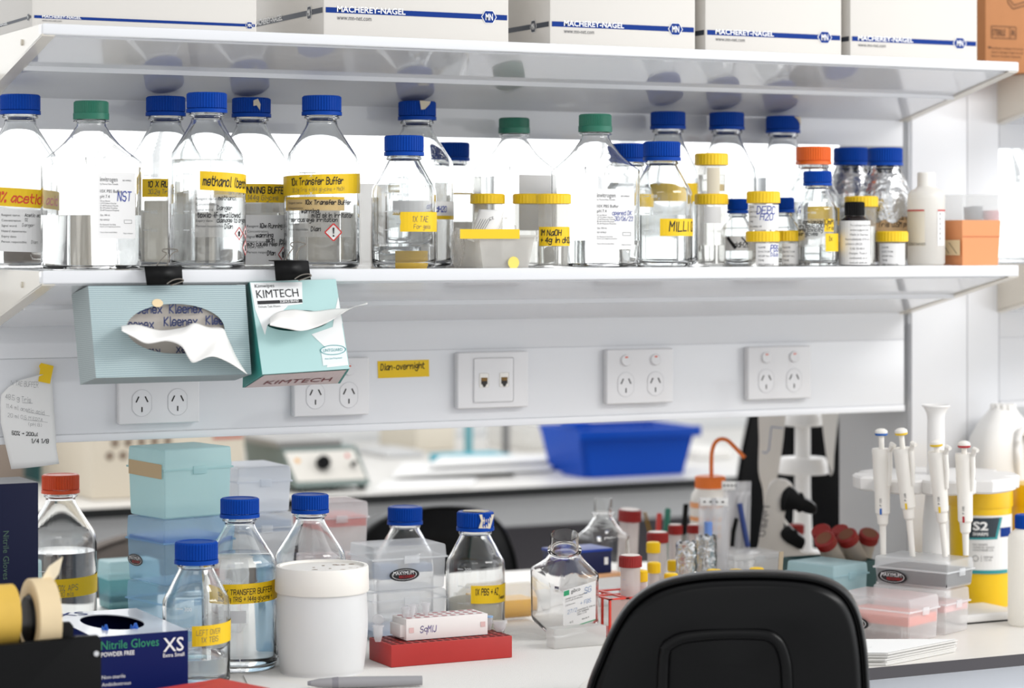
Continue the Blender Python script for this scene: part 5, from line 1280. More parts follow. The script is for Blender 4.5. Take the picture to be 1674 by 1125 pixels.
# tilted square bottle with a printed label, and box lid before it
o = square_bottle('open square bottle tilted forward, white label with a green corner', 923, 3.135, BZ + .0200, .079, .082, .1125, .0200, .143, None, None, None, turn=.55, lean=.40)
lb, g = face_label(o, -.027, .027, .0165, .0805)
put('green_corner', rect(-.026, .0715, -.017, .0795), g(1), mat('green_print'), lb); put('green_bar', rect(-.027, .0165, .027, .018), g(1), mat('green_print'), lb)
q = shift(font('gibco', .006, .015), -.014, .073)
for s, u, v, hh in (('DMEM (1X) + GlutaMAX', -.023, .060, .0024), ('[+] 4.5 g/L D-Glucose', -.023, .0565, .0022), ('[+] Pyruvate', -.023, .050, .0022), ('CONTENTS: 500 mL', -.004, .036, .0024), ('LOT 2508935', -.004, .0325, .0024), ('2022-11-30', -.004, .029, .0024), ('0 2', -.016, .02, .003), ('Sterile A', .004, .0195, .0024)): q += shift(font(s, hh), u, v + .0045)
put('lettering', q, g(1), PRINT, lb)
put('handwriting', shift(hand('SG', .009, .1, seed=2), .008, .066) + shift(hand('+ FBS', .006, .1, seed=5), .001, .049) + shift(hand('27/2', .006, .09, seed=6), -.02, .041), g(2), mat('pale_blue_pen', '#7d97bf', .6), lb)
Y = 3.036; x0, x1 = Y * XR(906), Y * XR(992); hh = Zat(906, 1029, Y) - BZ
b = BM(); box(b, 0, x1 - x0, 0, .026, .0008, hh, r=.003); tag(mk('box_lid', b, mat('frosted_lid_plastic', '#e9e8e6', .3, clear=.42), loc=(x0, Y, BZ)), 'frosted clear box lid standing before the tilted open bottle', 'lid')
square_bottle('open square bottle without a cap behind the red-capped tubes', 986, 3.50, BZ, .070, .092, .122, .0150, .152, None, None, None, turn=.62, captop=812)
# dark blue rack on a peach-lidded box
Y = 3.36; zp = Zat(955, 941, Y)
c, a, bk = corner_box(962, Y, 930, 1018, .1)
t = thing('tip_box', 'clear box with a peach lid under the dark blue block', 'box', (c[0], c[1], BZ), .1)
b = BM(); box(b, 0, a, 0, .08, 0, zp - BZ - .006, r=.002); mk('base', b, CLR, t)
b = BM(); box(b, -.001, a + .001, -.001, .081, zp - BZ - .006, zp - BZ, r=.0015); mk('lid', b, mat('peach_plastic', '#e8b183', .4), t)
c, a, bk = corner_box(955, Y + .004, 900, 1000, .08); hh = Zat(955, 901, Y) - zp
t = thing('tube_rack', 'dark blue block rack beside the tilted open bottle', 'rack', (c[0], c[1], zp + .0005), .08)
b = BM(); box(b, -.038, a, 0, .06, 0, hh, r=.002); mk('rack_body', b, mat('dark_navy_plastic', '#111a45', .4), t)
b = BM(); box(b, -.04, a + .001, -.001, .061, hh - .004, hh + .0006, r=.001); mk('rim', b, mat('royal_blue_plastic', '#1c3a94', .4), t)
put('label_patch', rect(a - .014, hh * .35, a - .007, hh * .65), planemap((0, -.0006, 0), (1, 0, 0), (0, 0, 1), 0), paper(), t)

# screw-cap tubes
DRED = mat('dark_red_cap', '#8f1a17', .4); TB = mat('clear_tube_wall', '#efeae8', .14, clear=.58)
def tube50(label, px, Y, ytop, ycap, wpx, capm=None, rot=None, z=None, group='red-capped tubes standing by the wash bottle', marks=True, length=None, pale=None, name='centrifuge_tube'):
    mm = mpp(px, Y); r = wpx * mm / 2; zb = BZ if z is None else z; L = length or (Zat(px, ytop, Y) - zb); hc = (ycap - ytop) * mm
    t = thing(name, label, 'tube', at(px, Y, zb), face(px), group); rr = r * .86
    b = BM(); lathe(b, [(0, 0), (rr * .25, .0), (rr, L * .13), (rr, L - hc * .7), (rr - .0012, L - hc * .7), (rr - .0012, L * .14), (0, .003)], 28); body = mk('tube_body', b, TB, t, angle=.7)
    b = BM(); ribbed_cap(b, r, L - hc, L, 34, .0005); cp = mk('cap', b, capm or DRED, t, angle=.5)
    if pale:
        b = BM(); lathe(b, [(0, L + .0002), (r * .82, L + .0002), (r * .8, L + .0008), (0, L + .0008)], 28); mk('cap_disc', b, pale, cp)
    if marks:
        put('graduation_marks', [f for k in range(8) for f in rect(-rr * .9, L * (.2 + .07 * k), -rr * (.5 if k % 2 else .3), L * (.2 + .07 * k) + .0005)], cylmap(rr, .0003), mat('blue_grey_print', '#7c8fb5', .6), body)
    if rot: t.rotation_euler = (Matrix.Rotation(face(px), 3, 'Z') @ Matrix.Rotation(rot[0], 3, 'X') @ Matrix.Rotation(rot[1], 3, 'Y')).to_euler()
    return t
PALE = mat('pale_cap_disc', '#e3d8d2', .5)
tube50('tall red-capped tube leaning behind the open square bottle neck', 1024, 3.58, 832, 851, 38, rot=(.06, .05), pale=PALE)
tube50('red-capped tube behind the yellow-capped tube and pens', 1075, 3.37, 870, 887, 36, pale=PALE)
tube50('red-capped tube between the pens and the black strip', 1104, 3.47, 858, 874, 24, pale=PALE)
tube50('red-capped tube beside the wash bottle, behind the foil tubes', 1134, 3.41, 858, 872, 22, pale=PALE)
YC_ = mat('yellow_tube_cap', '#efc519', .4); G5 = 'yellow-capped small tubes by the chair'
for px, Y, yt, yc, w, lb in ((1068, 3.30, 886, 904, 23, 'yellow-capped tube just below the red cap behind it'), (1069, 3.215, 919, 937, 22, 'yellow-capped tube between the wire rack and the foil tubes'), (1047.5, 3.135, 932, 951, 23, 'yellow-capped tube touching the red-capped tube in the wire rack'), (1100, 3.26, 916, 934, 18, 'yellow-capped tube half hidden by the shorter foil tube'), (1097, 3.13, 937, 955, 23, 'yellow-capped tube at the start of the chair curve'),
                             (1167, 3.12, 931, 949, 24, 'yellow cap peeking over the chair below the taller foil tube'), (1203, 3.11, 931, 949, 22, 'yellow cap peeking over the chair in the middle of three'), (1237, 3.10, 928, 946, 24, 'yellow cap peeking over the chair nearest the wooden spatula')):
    tube50(lb, px, Y, yt, yc, w, capm=YC_, group=G5, marks=False, name='sample_tube')
# red wire rack with one tube
Yk = 3.09; x0, x1 = Yk * XR(997), Yk * XR(1100); hk = Zat(997, 979, Yk) - BZ; L = x1 - x0; dk = .085
t = thing('tube_rack', 'red-framed tube rack holding a red-capped tube', 'rack', (x0, Yk, BZ)); RD = mat('bright_red_plastic', '#d23a2a', .4)
b = BM(); n = 5
for x in (0, L): 
    for y in (0, dk): tube(b, [(x, y, .002), (x, y, hk)], .0018, 8)
mk('posts', b, RD, t) if False else b.free()
for x in (.0, L * .33, L * .66, L):
    for y in (0, dk):
        b = BM(); box(b, x - .0015, x + .0015, y - .0015, y + .0015, 0, hk - .0005); mk('post', b, RD, t)
b = BM()
for xx in (0, L * .27, L * .73, L):
    box(b, max(-.002, xx - .003), min(L + .002, xx + .003), -.002, dk + .002, hk - .002, hk)
for y in (-.002, dk / 2 - .003, dk - .004): box(b, -.002, L + .002, y, y + .006, hk - .0021, hk + .0001)
mk('top_grid', b, RD, t, angle=None)
b = BM(); box(b, -.001, L + .001, 0, dk, 0, .003); mk('bottom_plate', b, RD, t)
for y in (.0,):
    b = BM(); box(b, .001, L - .001, -.0004, .0004, .004, hk - .003); mk('side_panel', b, mat('rosy_clear_plastic', '#d9c3bd', .3, clear=.35), t)
tube50('red-capped graduated tube standing in the red-framed rack', 1030.5, Yk + .022, 908, 927, 38, z=BZ + .0036, pale=PALE)
# pen pot
Y = 3.585; px = 1093; mm = mpp(px, Y)
t = thing('pen_pot', 'clear beaker holding pens behind the red-capped tubes', 'pot', at(px, Y, BZ), face(px)); r = .033; hp = Zat(px, 872, Y) - BZ
b = BM(); lathe(b, [(0, 0), (r, 0), (r, hp), (r - .0015, hp), (r - .0015, .0025), (0, .0025)], 32); mk('pot_wall', b, mat('clear_pot_plastic'), t)
for nm, lb, p0, p1, w, m_ in (('marker_pen', 'red pen standing in the beaker', (1072, 930), (1078, 839), 9, mat('red_pen', '#c23a33', .4)), ('marker_pen', 'green pen standing in the beaker', (1085, 930), (1092, 831), 10, mat('green_pen', '#2b7d68', .4)), ('ruler', 'flat black strip standing in the beaker beside the green pen', (1114, 930), (1122, 824), 9, black()), ('tweezers', 'brass tweezers standing in the beaker beside the leaning tube', (1080, 936), (1054, 838), 5, mat('brass_metal', '#a8853a', .3, metal=1))):
    a_, c_ = P(p0[0], p0[1], Y - .006), P(p1[0], p1[1], Y - .006 if nm != 'tweezers' else Y - .03); rr = w * mm / 2
    b = BM(); d = c_ - a_
    if nm == 'ruler':
        hexa(b, [a_ + Vector((s * rr, q, 0)) for s, q in ((-1, 0), (1, 0), (1, .002), (-1, .002))] + [c_ + Vector((s * rr, q, 0)) for s, q in ((-1, 0), (1, 0), (1, .002), (-1, .002))])
        tag(mk(nm, b, m_, angle=None), lb, 'ruler')
    elif nm == 'tweezers':
        tube(b, [a_, a_ + d * .5 + Vector((.003, 0, 0)), c_ + Vector((.002, 0, 0))], rr * .5, 8); tube(b, [a_, a_ + d * .5 - Vector((.003, 0, 0)), c_ - Vector((.002, 0, 0))], rr * .5, 8); tag(mk(nm, b, m_), lb, 'tweezers')
    else:
        t_ = thing(nm, lb, 'pen', tuple(a_), 0, 'pens in the beaker'); tube(b, [(0, 0, 0), tuple(d * .62)], rr * .9, 14); mk('barrel', b, m_, t_)
        b = BM(); tube(b, [tuple(d * .6), tuple(d * .97), tuple(d)], [rr, rr, rr * .7], 14); mk('cap', b, m_, t_)
# foil-wrapped tubes
def foil_tube(label, px, Y, ytop, w, seed):
    mm = mpp(px, Y); r = w * mm / 2; h = Zat(px, ytop, Y) - BZ; rnd = random.Random(seed); N, M = 40, 18; rs = []
    for j in range(M + 1): rs.append([((r + rnd.uniform(-.0012, .0008)) * math.cos(2 * math.pi * i / N), (r + rnd.uniform(-.0012, .0008)) * math.sin(2 * math.pi * i / N), h * j / M + (.002 * math.sin(i * 1.3) if j == M else 0)) for i in range(N)])
    rs += [[(x * .93, y * .93, z) for x, y, z in rs[-1]], [(x * .88, y * .88, h * .1) for x, y, z in rs[0]]]
    b = BM(); rings(b, rs); tag(mk('foil_tube', b, FOIL, loc=at(px, Y, BZ), angle=.3), label, 'tube', 'foil-wrapped tubes')
foil_tube('shorter foil-wrapped tube beside the yellow-capped tubes', 1122, 3.215, 886, 35, 2)
foil_tube('taller foil-wrapped tube standing before the clear packet', 1154, 3.25, 876, 36, 3)
# wash bottle
cx, Y = 1161, 3.52; mm = mpp(cx, Y); h = lambda py: Zat(cx, py, Y) - BZ; r = 32 * mm; OR = mat('orange_plastic_cap', '#f07c2c', .4)
t = thing('wash_bottle', 'white wash bottle with an orange cap and bent orange spout', 'bottle', at(cx, Y, BZ), face(cx))
b = BM(); lathe(b, [(0, 0), (r - .003, 0), (r, .003), (r, h(818)), (r * .95, h(808)), (r * .8, h(801)), (r * .72, h(797)), (0, h(797))], 40); mk('bottle_body', b, mat('white_soft_plastic', '#e9e5de', .4), t, angle=.9)
b = BM(); ribbed_cap(b, 25 * mm, h(798), h(778), 36, .0007); cp = mk('cap', b, OR, t, angle=.5)
b = BM(); tube(b, [((x - cx) * mm, 0, h(y)) for x, y in smooth([(1163, 780), (1163, 755), (1164, 738), (1169, 724), (1178, 718), (1189, 720), (1200, 730), (1217, 748)], 5)], [.0036] * 20 + [.0034] * 8 + [.0032, .003, .003, .0028, .0026, .0024, .0024, .0022][:8], 12) if False else tube(b, [((x - cx) * mm, 0, h(y)) for x, y in smooth([(1163, 780), (1163, 755), (1164, 738), (1169, 724), (1178, 718), (1189, 720), (1200, 730), (1217, 748)], 5)], .0034, 12)
mk('spout', b, OR, cp)
o = Bottle(); o.t, o.R, o.cx, o.Y, o.z, o.m = t, r, cx, Y, BZ, mm
tp = tape(o, None, 1180, 818, 905, m=mat('pale_label', '#e8e2da', .5), name='printed_label')
put('label_bands', [f for y0, y1 in ((820, 829), (843, 850), (856, 864), (870, 876)) for f in [[(U(o, 1128.5) + (U(o, 1180) - U(o, 1128.5)) * (k + e) / 8, V(o, y1 if q == 0 else y0)) for e, q in ((0, 0), (1, 0), (1, 1), (0, 1))] for k in range(8)]], cylmap(r, .001), mat('peach_print', '#e9a26c', .5), tp)
# packets of pipettes
PK = mat('clear_packet_film', '#eeeef0', .15, clear=.62)
def packet(label, cx, Y, x0, x1, ytop, yhead, hx0, hx1, inside, lean=0):
    mm = mpp(cx, Y); t = thing('pipette_packet', label, 'packet', at(cx, Y, BZ), face(cx), 'clear packets of plastic pipettes'); h = lambda py: Zat(cx, py, Y) - BZ
    if lean: t.rotation_euler = (0, 0, face(cx)); 
    u = lambda px: (px - cx) * mm
    b = BM(); sheet(b, lambda a, c: Vector((u(x0 + (x1 - x0) * a) + lean * (c - .5), -.008 - .004 * math.sin(a * 9) * math.sin(c * 5), .001 + c * (h(ytop) - .001))), 12, 14); solid(mk('packet_film', b, PK, t), .0003)
    b = BM(); box(b, u(hx0), u(hx1), -.0105, -.0095, h(yhead), h(ytop), r=.0003); hd = mk('header_card', b, mat('white_card', '#e9e8e6', .5), t)
    put('punch_marks', [f for k in range(4) for f in oval(u(hx0 + (hx1 - hx0) * (.15 + .22 * k)), h((yhead + ytop) / 2), .0022, .0014, 10)], planemap((0, -.011, 0), (1, 0, 0), (0, 0, 1), 0), ink(), hd)
    for k in range(4):
        xx = x0 + (x1 - x0) * (.18 + .21 * k)
        b = BM(); tube(b, [(u(xx), 0, .003), (u(xx), 0, h(yhead + 30)), (u(xx + 3), 0, h(yhead + 12)), (u(xx + 8), .002, h(yhead + 5))], .0024, 10); mk('plastic_pipette', b, mat('milky_pipette', '#ebebec', .3, clear=.3), t)
    for nm, pts, w, m_ in inside:
        b = BM(); tube(b, [(u(x), -.012, h(y)) for x, y in pts], [w * mm * f for f in ([.5] * len(pts))], 12); mk(nm, b, m_, t)
packet('clear packet of pipettes with a pale blue bulb inside', 1164, 3.36, 1142, 1190, 813, 826, 1145, 1190, [('pipette_bulb', [(1158, 874), (1158, 862), (1158, 852)], 13, mat('pale_blue_rubber', '#6d92d6', .5))])
packet('clear packet with dark blue and black tools, beside the pipette gun', 1204, 3.44, 1181, 1226, 786, 800, 1180, 1208, [('blue_tool', [(1222, 892), (1214, 850), (1209, 822)], 9, mat('dark_blue_tool', '#2a3f7c', .5)), ('black_tool', [(1197, 892), (1199, 868), (1204, 846)], 7, black())], .004)
# clear white-lidded box, teal box, spatula
tip_box('clear box with a white glossy lid behind the chair', 1200, 3.33, 1184, 1282, .02, 908, 916, lid=mat('white_clear_lid', '#f0f0f0', .15, clear=.3), ab=(None, .07))
t, c, a, bk, h_, hl = tip_box('pale teal tip box behind the chair and wooden spatula', 1363, 3.03, 1285, 1420, .26, 926, 944, base=mat('pale_teal_plastic', '#cbe5ea', .22, clear=.32), lid=mat('pale_teal_plastic'))
Y = 3.085; b = BM(); a_, c_ = P(1273, 980, Y), P(1278, 902, Y); mm = mpp(1275, Y)
hexa(b, [a_ + Vector((s * .0035, q, 0)) for s, q in ((-1, 0), (1, 0), (1, .0016), (-1, .0016))] + [c_ + Vector((s * .0035, q + .0, 0)) for s, q in ((-1, 0), (1, 0), (1, .0016), (-1, .0016))])
a_z = a_.z
tag(mk('spatula', b, mat('wood_stick', '#a89880', .6), angle=None), 'flat wooden spatula standing upright before the pale teal box', 'spatula')
Y = 3.085; cu = thing('tool_cup', 'small grey cup behind the chair holding the wooden spatula', 'cup', at(1275, Y, BZ), face(1275))
b = BM(); lathe(b, [(0, 0), (.016, 0), (.018, .05), (.0165, .05), (.015, .002), (0, .002)], 24); mk('cup_wall', b, mat('grey_cup', '#bfc3c4', .4), cu)
# ---------------------------------------------------------------- the pipette end of the bench
def px_prism(name, pts, cx, Y, th, m, parent=None, label=None, cat=None, r=.002, k=3, loc=None, yoff=0, sm=True):
    """outline given in picture rows and columns, at distance Y, as a solid th thick facing the camera"""
    mm = mpp(cx, Y); P2 = smooth(pts, k, True) if sm else pts
    q = [((x - cx) * mm, Zat(cx, y, Y) - BZ) for x, y in P2]
    b = BM(); prism(b, q, -th / 2 + yoff, th / 2 + yoff, r=r)
    return mk(name, b, m, parent, angle=.7)
GREYG = mat('pipette_gun_grey', '#b9b4ae', .4)
cx, Y = 1280, 3.46
t = thing('pipette_gun', 'grey electric pipette gun with black trigger buttons', 'pipette gun', at(cx, Y, BZ), face(cx))
px_prism('handle', [(1236, 950), (1240, 890), (1246, 850), (1252, 810), (1260, 790), (1270, 783), (1285, 785), (1296, 795), (1293, 815), (1284, 835), (1281, 858), (1283, 880), (1296, 896), (1318, 902), (1345, 908), (1345, 950)], cx, Y, .034, GREYG, t, r=.006)
px_prism('trigger_head', [(1276, 830), (1278, 806), (1288, 794), (1296, 796), (1310, 810), (1325, 818), (1334, 826), (1333, 836), (1322, 838), (1306, 832), (1290, 832), (1281, 834)], cx, Y, .030, black(), t, r=.004, yoff=-.006)
px_prism('trigger', [(1276, 872), (1280, 862), (1290, 858), (1300, 868), (1316, 880), (1310, 896), (1296, 890), (1282, 882)], cx, Y, .028, black(), t, r=.003, yoff=-.006)
px_prism('brace', [(1276, 846), (1281, 846), (1290, 858), (1286, 861)], cx, Y, .012, mat('white_plastic'), t, r=.001, sm=False)
mm = mpp(cx, Y); f = planemap((0, -.0174, 0), (math.cos(-1.40), 0, math.sin(-1.40)), (math.sin(1.40), 0, math.cos(1.40)), 0)
f = lambda u, v: Vector(((1253 - cx) * mm - u * .16 + v, -.0176, Zat(cx, 826, Y) - BZ - u))
put('lettering', shift(font('LabPRO', 11 * mm, 50 * mm), 0, -5 * mm), f, PRINT, t)
# round pipette stand at the far edge, with two pipettes
cx, Y = 1312, 3.685; mm = mpp(cx, Y); h = lambda py: Zat(cx, py, Y) - BZ; WP = mat('white_stand_plastic', '#e6e4e2', .35)
t = thing('pipette_stand', 'round white pipette stand behind the pipette gun', 'stand', at(cx, Y, BZ), face(cx))
b = BM(); cyl(b, .075, 0, .014, 40, b=.004); mk('base', b, WP, t)
b = BM(); lathe(b, [(0, .013), (17 * mm, .014), (13 * mm, h(800)), (12.5 * mm, h(640)), (0, h(640))], 32); mk('stem', b, WP, t)
for y0, y1, w, nm in ((748, 774, 43, 'lower_disc'), (675, 696, 33, 'upper_disc')):
    b = BM(); lathe(b, [(0, h(y1)), (w * mm - .002, h(y1)), (w * mm, h(y1) + .002), (w * mm, h(y1 - 12)), (w * mm * .86, h(y0)), (0, h(y0))], 40); mk(nm, b, WP, t, angle=.5)
WPIP = mat('white_pipette_plastic', '#e9e5de', .35)
def hanging(label, pts, cx, Y, lines=None):
    t = thing('pipette', label, 'pipette', at(cx, Y, BZ), face(cx), 'pipettes on the round stand')
    px_prism('pipette_body', pts, cx, Y, .026, WPIP, t, r=.006)
    if lines:
        mm = mpp(cx, Y); f = planemap((0, -.0134, 0), (1, 0, 0), (0, 0, 1), 0); q = []
        for (xa, ya), (xb, yb) in zip(lines, lines[1:]): q += line((xa - cx) * mm, Zat(cx, ya, Y) - BZ, (xb - cx) * mm, Zat(cx, yb, Y) - BZ, .0014)
        put('blue_line', q, f, mat('slate_blue_print', '#5a78a8', .5), t)
hanging('white pipette with a blue outline hanging on the round stand', [(1243, 640), (1284, 640), (1282, 700), (1276, 750), (1270, 782), (1264, 800), (1258, 840), (1250, 840), (1247, 800), (1240, 770), (1241, 720)], 1262, 3.60, [(1280, 699), (1261, 697), (1257, 735), (1252, 740), (1246, 738)])
hanging('white pipette hanging on the far side of the round stand', [(1340, 640), (1372, 640), (1368, 700), (1364, 740), (1362, 770), (1356, 775), (1350, 740), (1344, 690)], 1354, 3.625)
# dark bin of red-capped tubes
Y = 3.17; c, a, bk = corner_box(1335, Y, 1318, 1440, .0); hb = .072
t = thing('tube_bin', 'dark teal bin full of red-capped tubes beside the column', 'bin', (c[0], c[1], BZ)); a = 3.165 * XR(1440) - c[0]; d = .10
b = BM(); rings(b, [[(.006, .006, 0), (a - .006, .006, 0), (a - .006, d - .006, 0), (.006, d - .006, 0)], [(0, 0, hb), (a, 0, hb), (a, d, hb), (0, d, hb)], [(.002, .002, hb), (a - .002, .002, hb), (a - .002, d - .002, hb), (.002, d - .002, hb)], [(.008, .008, .003), (a - .008, .008, .003), (a - .008, d - .008, .003), (.008, d - .008, .003)]])
mk('bin_wall', b, mat('dark_teal_plastic', '#2f5152', .45), t, angle=.4)
FT = mat('frosty_tube_plastic', '#d6cfc4', .35, clear=.25); BROWN = mat('brown_cap_top', '#7a4a32', .6)
def lying_tube(label, pcap, pend, Yc, Ye, r, topm):
    a_, c_ = P(*pend, Ye), P(*pcap, Yc); t = thing('centrifuge_tube', label, 'tube', tuple(a_), 0, 'red-capped tubes in the dark bin')
    d = c_ - a_; L = d.length; t.rotation_euler = d.to_track_quat('Z', 'Y').to_euler()
    b = BM(); lathe(b, [(0, 0), (r * .5, .002), (r * .84, .016), (r * .84, L - .008), (0, L - .008)], 24); mk('tube_body', b, FT, t, angle=.6)
    b = BM(); ribbed_cap(b, r, L - .012, L + .003, 34, .0005); cp = mk('cap', b, DRED, t, angle=.5)
    b = BM(); lathe(b, [(0, L + .0026), (r * .74, L + .0026), (r * .72, L + .0036), (0, L + .0036)], 24); mk('cap_disc', b, topm, cp)
lying_tube('red-capped tube lowest in the bin, its brown cap top towards the chair', (1348, 882), (1378, 935), 3.185, 3.205, .0165, BROWN)
lying_tube('red-capped tube peeking out behind the lowest tube in the bin', (1342, 868), (1364, 930), 3.222, 3.245, .0155, DRED)
lying_tube('red-capped tube in the middle of the bin with a brown cap top', (1384, 876), (1412, 930), 3.20, 3.215, .0165, BROWN)
lying_tube('red-capped tube highest in the bin against the column', (1372, 868), (1396, 925), 3.238, 3.252, .0150, DRED)
lying_tube('red-capped tube at the pipette end of the bin', (1421, 874), (1404, 935), 3.21, 3.248, .0160, BROWN)
tube50('red-capped tube standing behind the pipette gun trigger', 1302, 3.545, 857, 873, 26, group='red-capped tubes standing by the wash bottle')
# pipette carousel
cx, Y = 1530, 3.055; mm = mpp(cx, Y); h = lambda py: Zat(cx, py, Y) - BZ
t = thing('pipette_stand', 'white pipette stand with a scalloped tray and funnel top', 'stand', (Y * XR(cx), Y, BZ), 0)
b = BM(); box(b, -.022, .098, -.088, .012, 0, .0135, r=.006, seg=3); mk('base', b, WP, t)
b = BM(); box(b, -.021, .097, -.087, .011, -.0002, .0015); mk('rubber_foot', b, black(), t)
b = BM(); lathe(b, [(0, .013), (24 * mm, .0135), (21 * mm, h(850)), (15 * mm, h(790)), (14 * mm, h(690)), (14 * mm, h(683)), (15 * mm, h(676)), (19 * mm, h(668)), (23 * mm, h(664)), (22 * mm, h(662)), (14 * mm, h(672)), (0, h(676))], 40); mk('stem', b, WP, t, angle=.5)
b = BM(); n = 96; Rt = .128
def trayring(z, k):
    out = []
    for i in range(n):
        a = 2 * math.pi * i / n; r = Rt * k * (1 - .16 * max(0, math.cos(8 * a)) ** 6)
        out.append((r * math.cos(a), r * math.sin(a) * .92, z))
    return out
zt0, zt1 = h(798), h(775)
rings(b, [trayring(zt0, .94), trayring(zt0 + .003, .99), trayring(zt1 - .003, 1), trayring(zt1, .97)]); mk('tray', b, WP, t, angle=.5)
def pipette(label, knob, body_top, collar, tip, ringc, Y, wb=28):
    """knob, body_top, collar, tip: (column, row) along the axis"""
    a_, c_ = P(*tip, Y), P(*knob, Y); d = (c_ - a_); t = thing('pipette', label, 'pipette', tuple(a_), 0, 'single-channel pipettes on the tray')
    mm = mpp(knob[0], Y); q = d.to_track_quat('Z', 'Y'); Lk = d.length
    at_ = lambda row: (tip[1] - row) * mm * Lk / d.z
    t.rotation_euler = (q.to_matrix() @ Matrix.Rotation(0, 3, 'Z')).to_euler()
    k = lambda w: w * mm / 2
    yb, ycol = body_top[1], collar[1]
    b = BM(); lathe(b, [(0, 0), (k(9), 0), (k(11), at_(ycol + 18)), (k(17), at_(ycol + 14)), (k(19), at_(ycol)), (0, at_(ycol))], 24); mk('tip_cone', b, WPIP, t, angle=.5)
    prof = [(k(19), at_(ycol)), (k(24), at_(ycol - 4)), (k(25), at_(ycol - 42)), (k(wb - 2), at_(ycol - 46)), (k(wb + 1), at_(ycol - 70)), (k(wb + 2), at_(yb + 12)), (k(wb + 4), at_(yb + 4)), (k(wb + 2), at_(yb)), (k(wb - 8), at_(yb) - .001), (0, at_(yb) - .002)]
    b = BM(); lathe(b, [(0, at_(ycol))] + prof, 28); body = mk('handle', b, WPIP, t, angle=.5)
    b = BM(); tube(b, [(k(wb) * .9, .004, at_(yb + 60)), (k(wb) * 1.25, .004, at_(yb + 30)), (k(wb) * 1.2, .004, at_(yb + 4)), (k(wb) * 1.7, .004, at_(yb - 8)), (k(wb) * 2.2, .004, at_(yb - 6))], [.003, .0035, .004, .0045, .003], 10); mk('finger_hook', b, WPIP, body)
    b = BM(); cyl(b, k(9), at_(yb) - .003, at_(knob[1] + 8), 18); st = mk('plunger', b, WPIP, t)
    b = BM(); lathe(b, [(0, at_(knob[1] + 8)), (k(18), at_(knob[1] + 8)), (k(21), at_(knob[1] + 5)), (k(20), at_(knob[1] + 1)), (k(12), at_(knob[1] - 2)), (0, at_(knob[1] - 3))], 28); kn = mk('knob', b, WPIP, st)
    b = BM(); lathe(b, [(k(17), at_(knob[1] + 9)), (k(20.5), at_(knob[1] + 8)), (k(21.3), at_(knob[1] + 5)), (k(19), at_(knob[1] + 5))], 28); mk('colour_ring', b, mat('ring_' + ringc[1:], ringc, .4), kn)
    fc = cylmap(k(26), .0006)
    # printed mark and colour patch on the lower handle, turned to the camera
    inv = q.inverted(); view = inv @ Vector((-a_.x, -a_.y, 0)); ang = math.atan2(view.x, -view.y)
    g = lambda u, v: fc(u + ang * k(26), v)
    put('colour_patch', rect(-.004, at_(ycol - 2), -.001, at_(ycol - 12)), g, MATS['ring_' + ringc[1:]], body)
    put('lettering', shift(font('P 100', .0032, .011), -.001, at_(ycol - 16), math.pi / 2), g, PRINT, body)
pipette('white pipette with a blue ring under its knob, beside the column', (1440.5, 703), (1439, 733), (1443, 842), (1444, 912), '#1f5fae', 3.008)
pipette('white pipette with a yellow ring, beside the blue-ringed pipette', (1472.5, 701), (1474, 731), (1486, 832), (1492, 910), '#e3bd25', 2.970)
pipette('white pipette with a yellow ring, before the funnel of the stand', (1530, 720), (1532, 737), (1540, 838), (1545, 910), '#e3be26', 2.932)
pipette('white pipette with a red ring beside the yellow sharps bin', (1576, 723), (1577, 741), (1578, 855), (1579, 908), '#b03038', 2.922, wb=27)
# sharps bins
YEL = mat('sharps_yellow', '#efc315', .35)
def sharps(label, cx, Y, w, ytop, full=True):
    mm = mpp(cx, Y); h = lambda py: Zat(cx, py, Y) - BZ; r = w * mm / 2
    t = thing('sharps_bin', label, 'bin', at(cx, Y, BZ), face(cx))
    b = BM(); lathe(b, [(0, 0), (r * .92, 0), (r * .95, .003), (r, h(ytop + 36)), (r * .97, h(ytop + 34)), (0, h(ytop + 34))], 40); mk('bin_body', b, YEL, t, angle=.5)
    b = BM(); lathe(b, [(0, h(ytop + 36)), (r * 1.04, h(ytop + 36)), (r * 1.04, h(ytop + 4)), (r, h(ytop)), (0, h(ytop))], 40); mk('lid', b, mat('sharps_lid_yellow', '#e8b90f', .35), t, angle=.5)
    o = Bottle(); o.t, o.R, o.cx, o.Y, o.z, o.m = t, r * .995, cx, Y, BZ, mm
    return o
o = sharps('yellow sharps bin marked S2 behind the red-ringed pipette', 1603, 3.122, 100, 790)
tp = tape(o, 1584, None, 838, 932, m=mat('white_label_paper'), name='printed_label')
f = cylmap(o.R, .001); k = o.m
put('dark_panel', [[(U(o, 1585), V(o, 842)), (U(o, 1634), V(o, 841)), (U(o, 1626), V(o, 873)), (U(o, 1585), V(o, 874))]], f, mat('charcoal_print', '#2b3640', .5), tp)
put('teal_bar', [[(U(o, 1585), V(o, 877)), (U(o, 1628), V(o, 876)), (U(o, 1628), V(o, 872.5)), (U(o, 1585), V(o, 873.5))], [(U(o, 1625), V(o, 876)), (U(o, 1629), V(o, 876)), (U(o, 1637), V(o, 841)), (U(o, 1633), V(o, 841))]], f, mat('teal_print'), tp)
put('teal_band', rect(U(o, 1586), V(o, 932), U(o, 1645), V(o, 926)), f, mat('teal_print'), tp)
put('navy_tab', rect(U(o, 1634), V(o, 873), U(o, 1650), V(o, 858)), f, mat('navy_print'), tp)
f2 = cylmap(o.R, .0014)
put('lettering', shift(font('S2', 13 * k, 24 * k, .03), U(o, 1591), V(o, 861)) + shift(font('SHARPS', 5 * k, 24 * k, .02), U(o, 1591), V(o, 870)), f2, PW, tp)
q = []
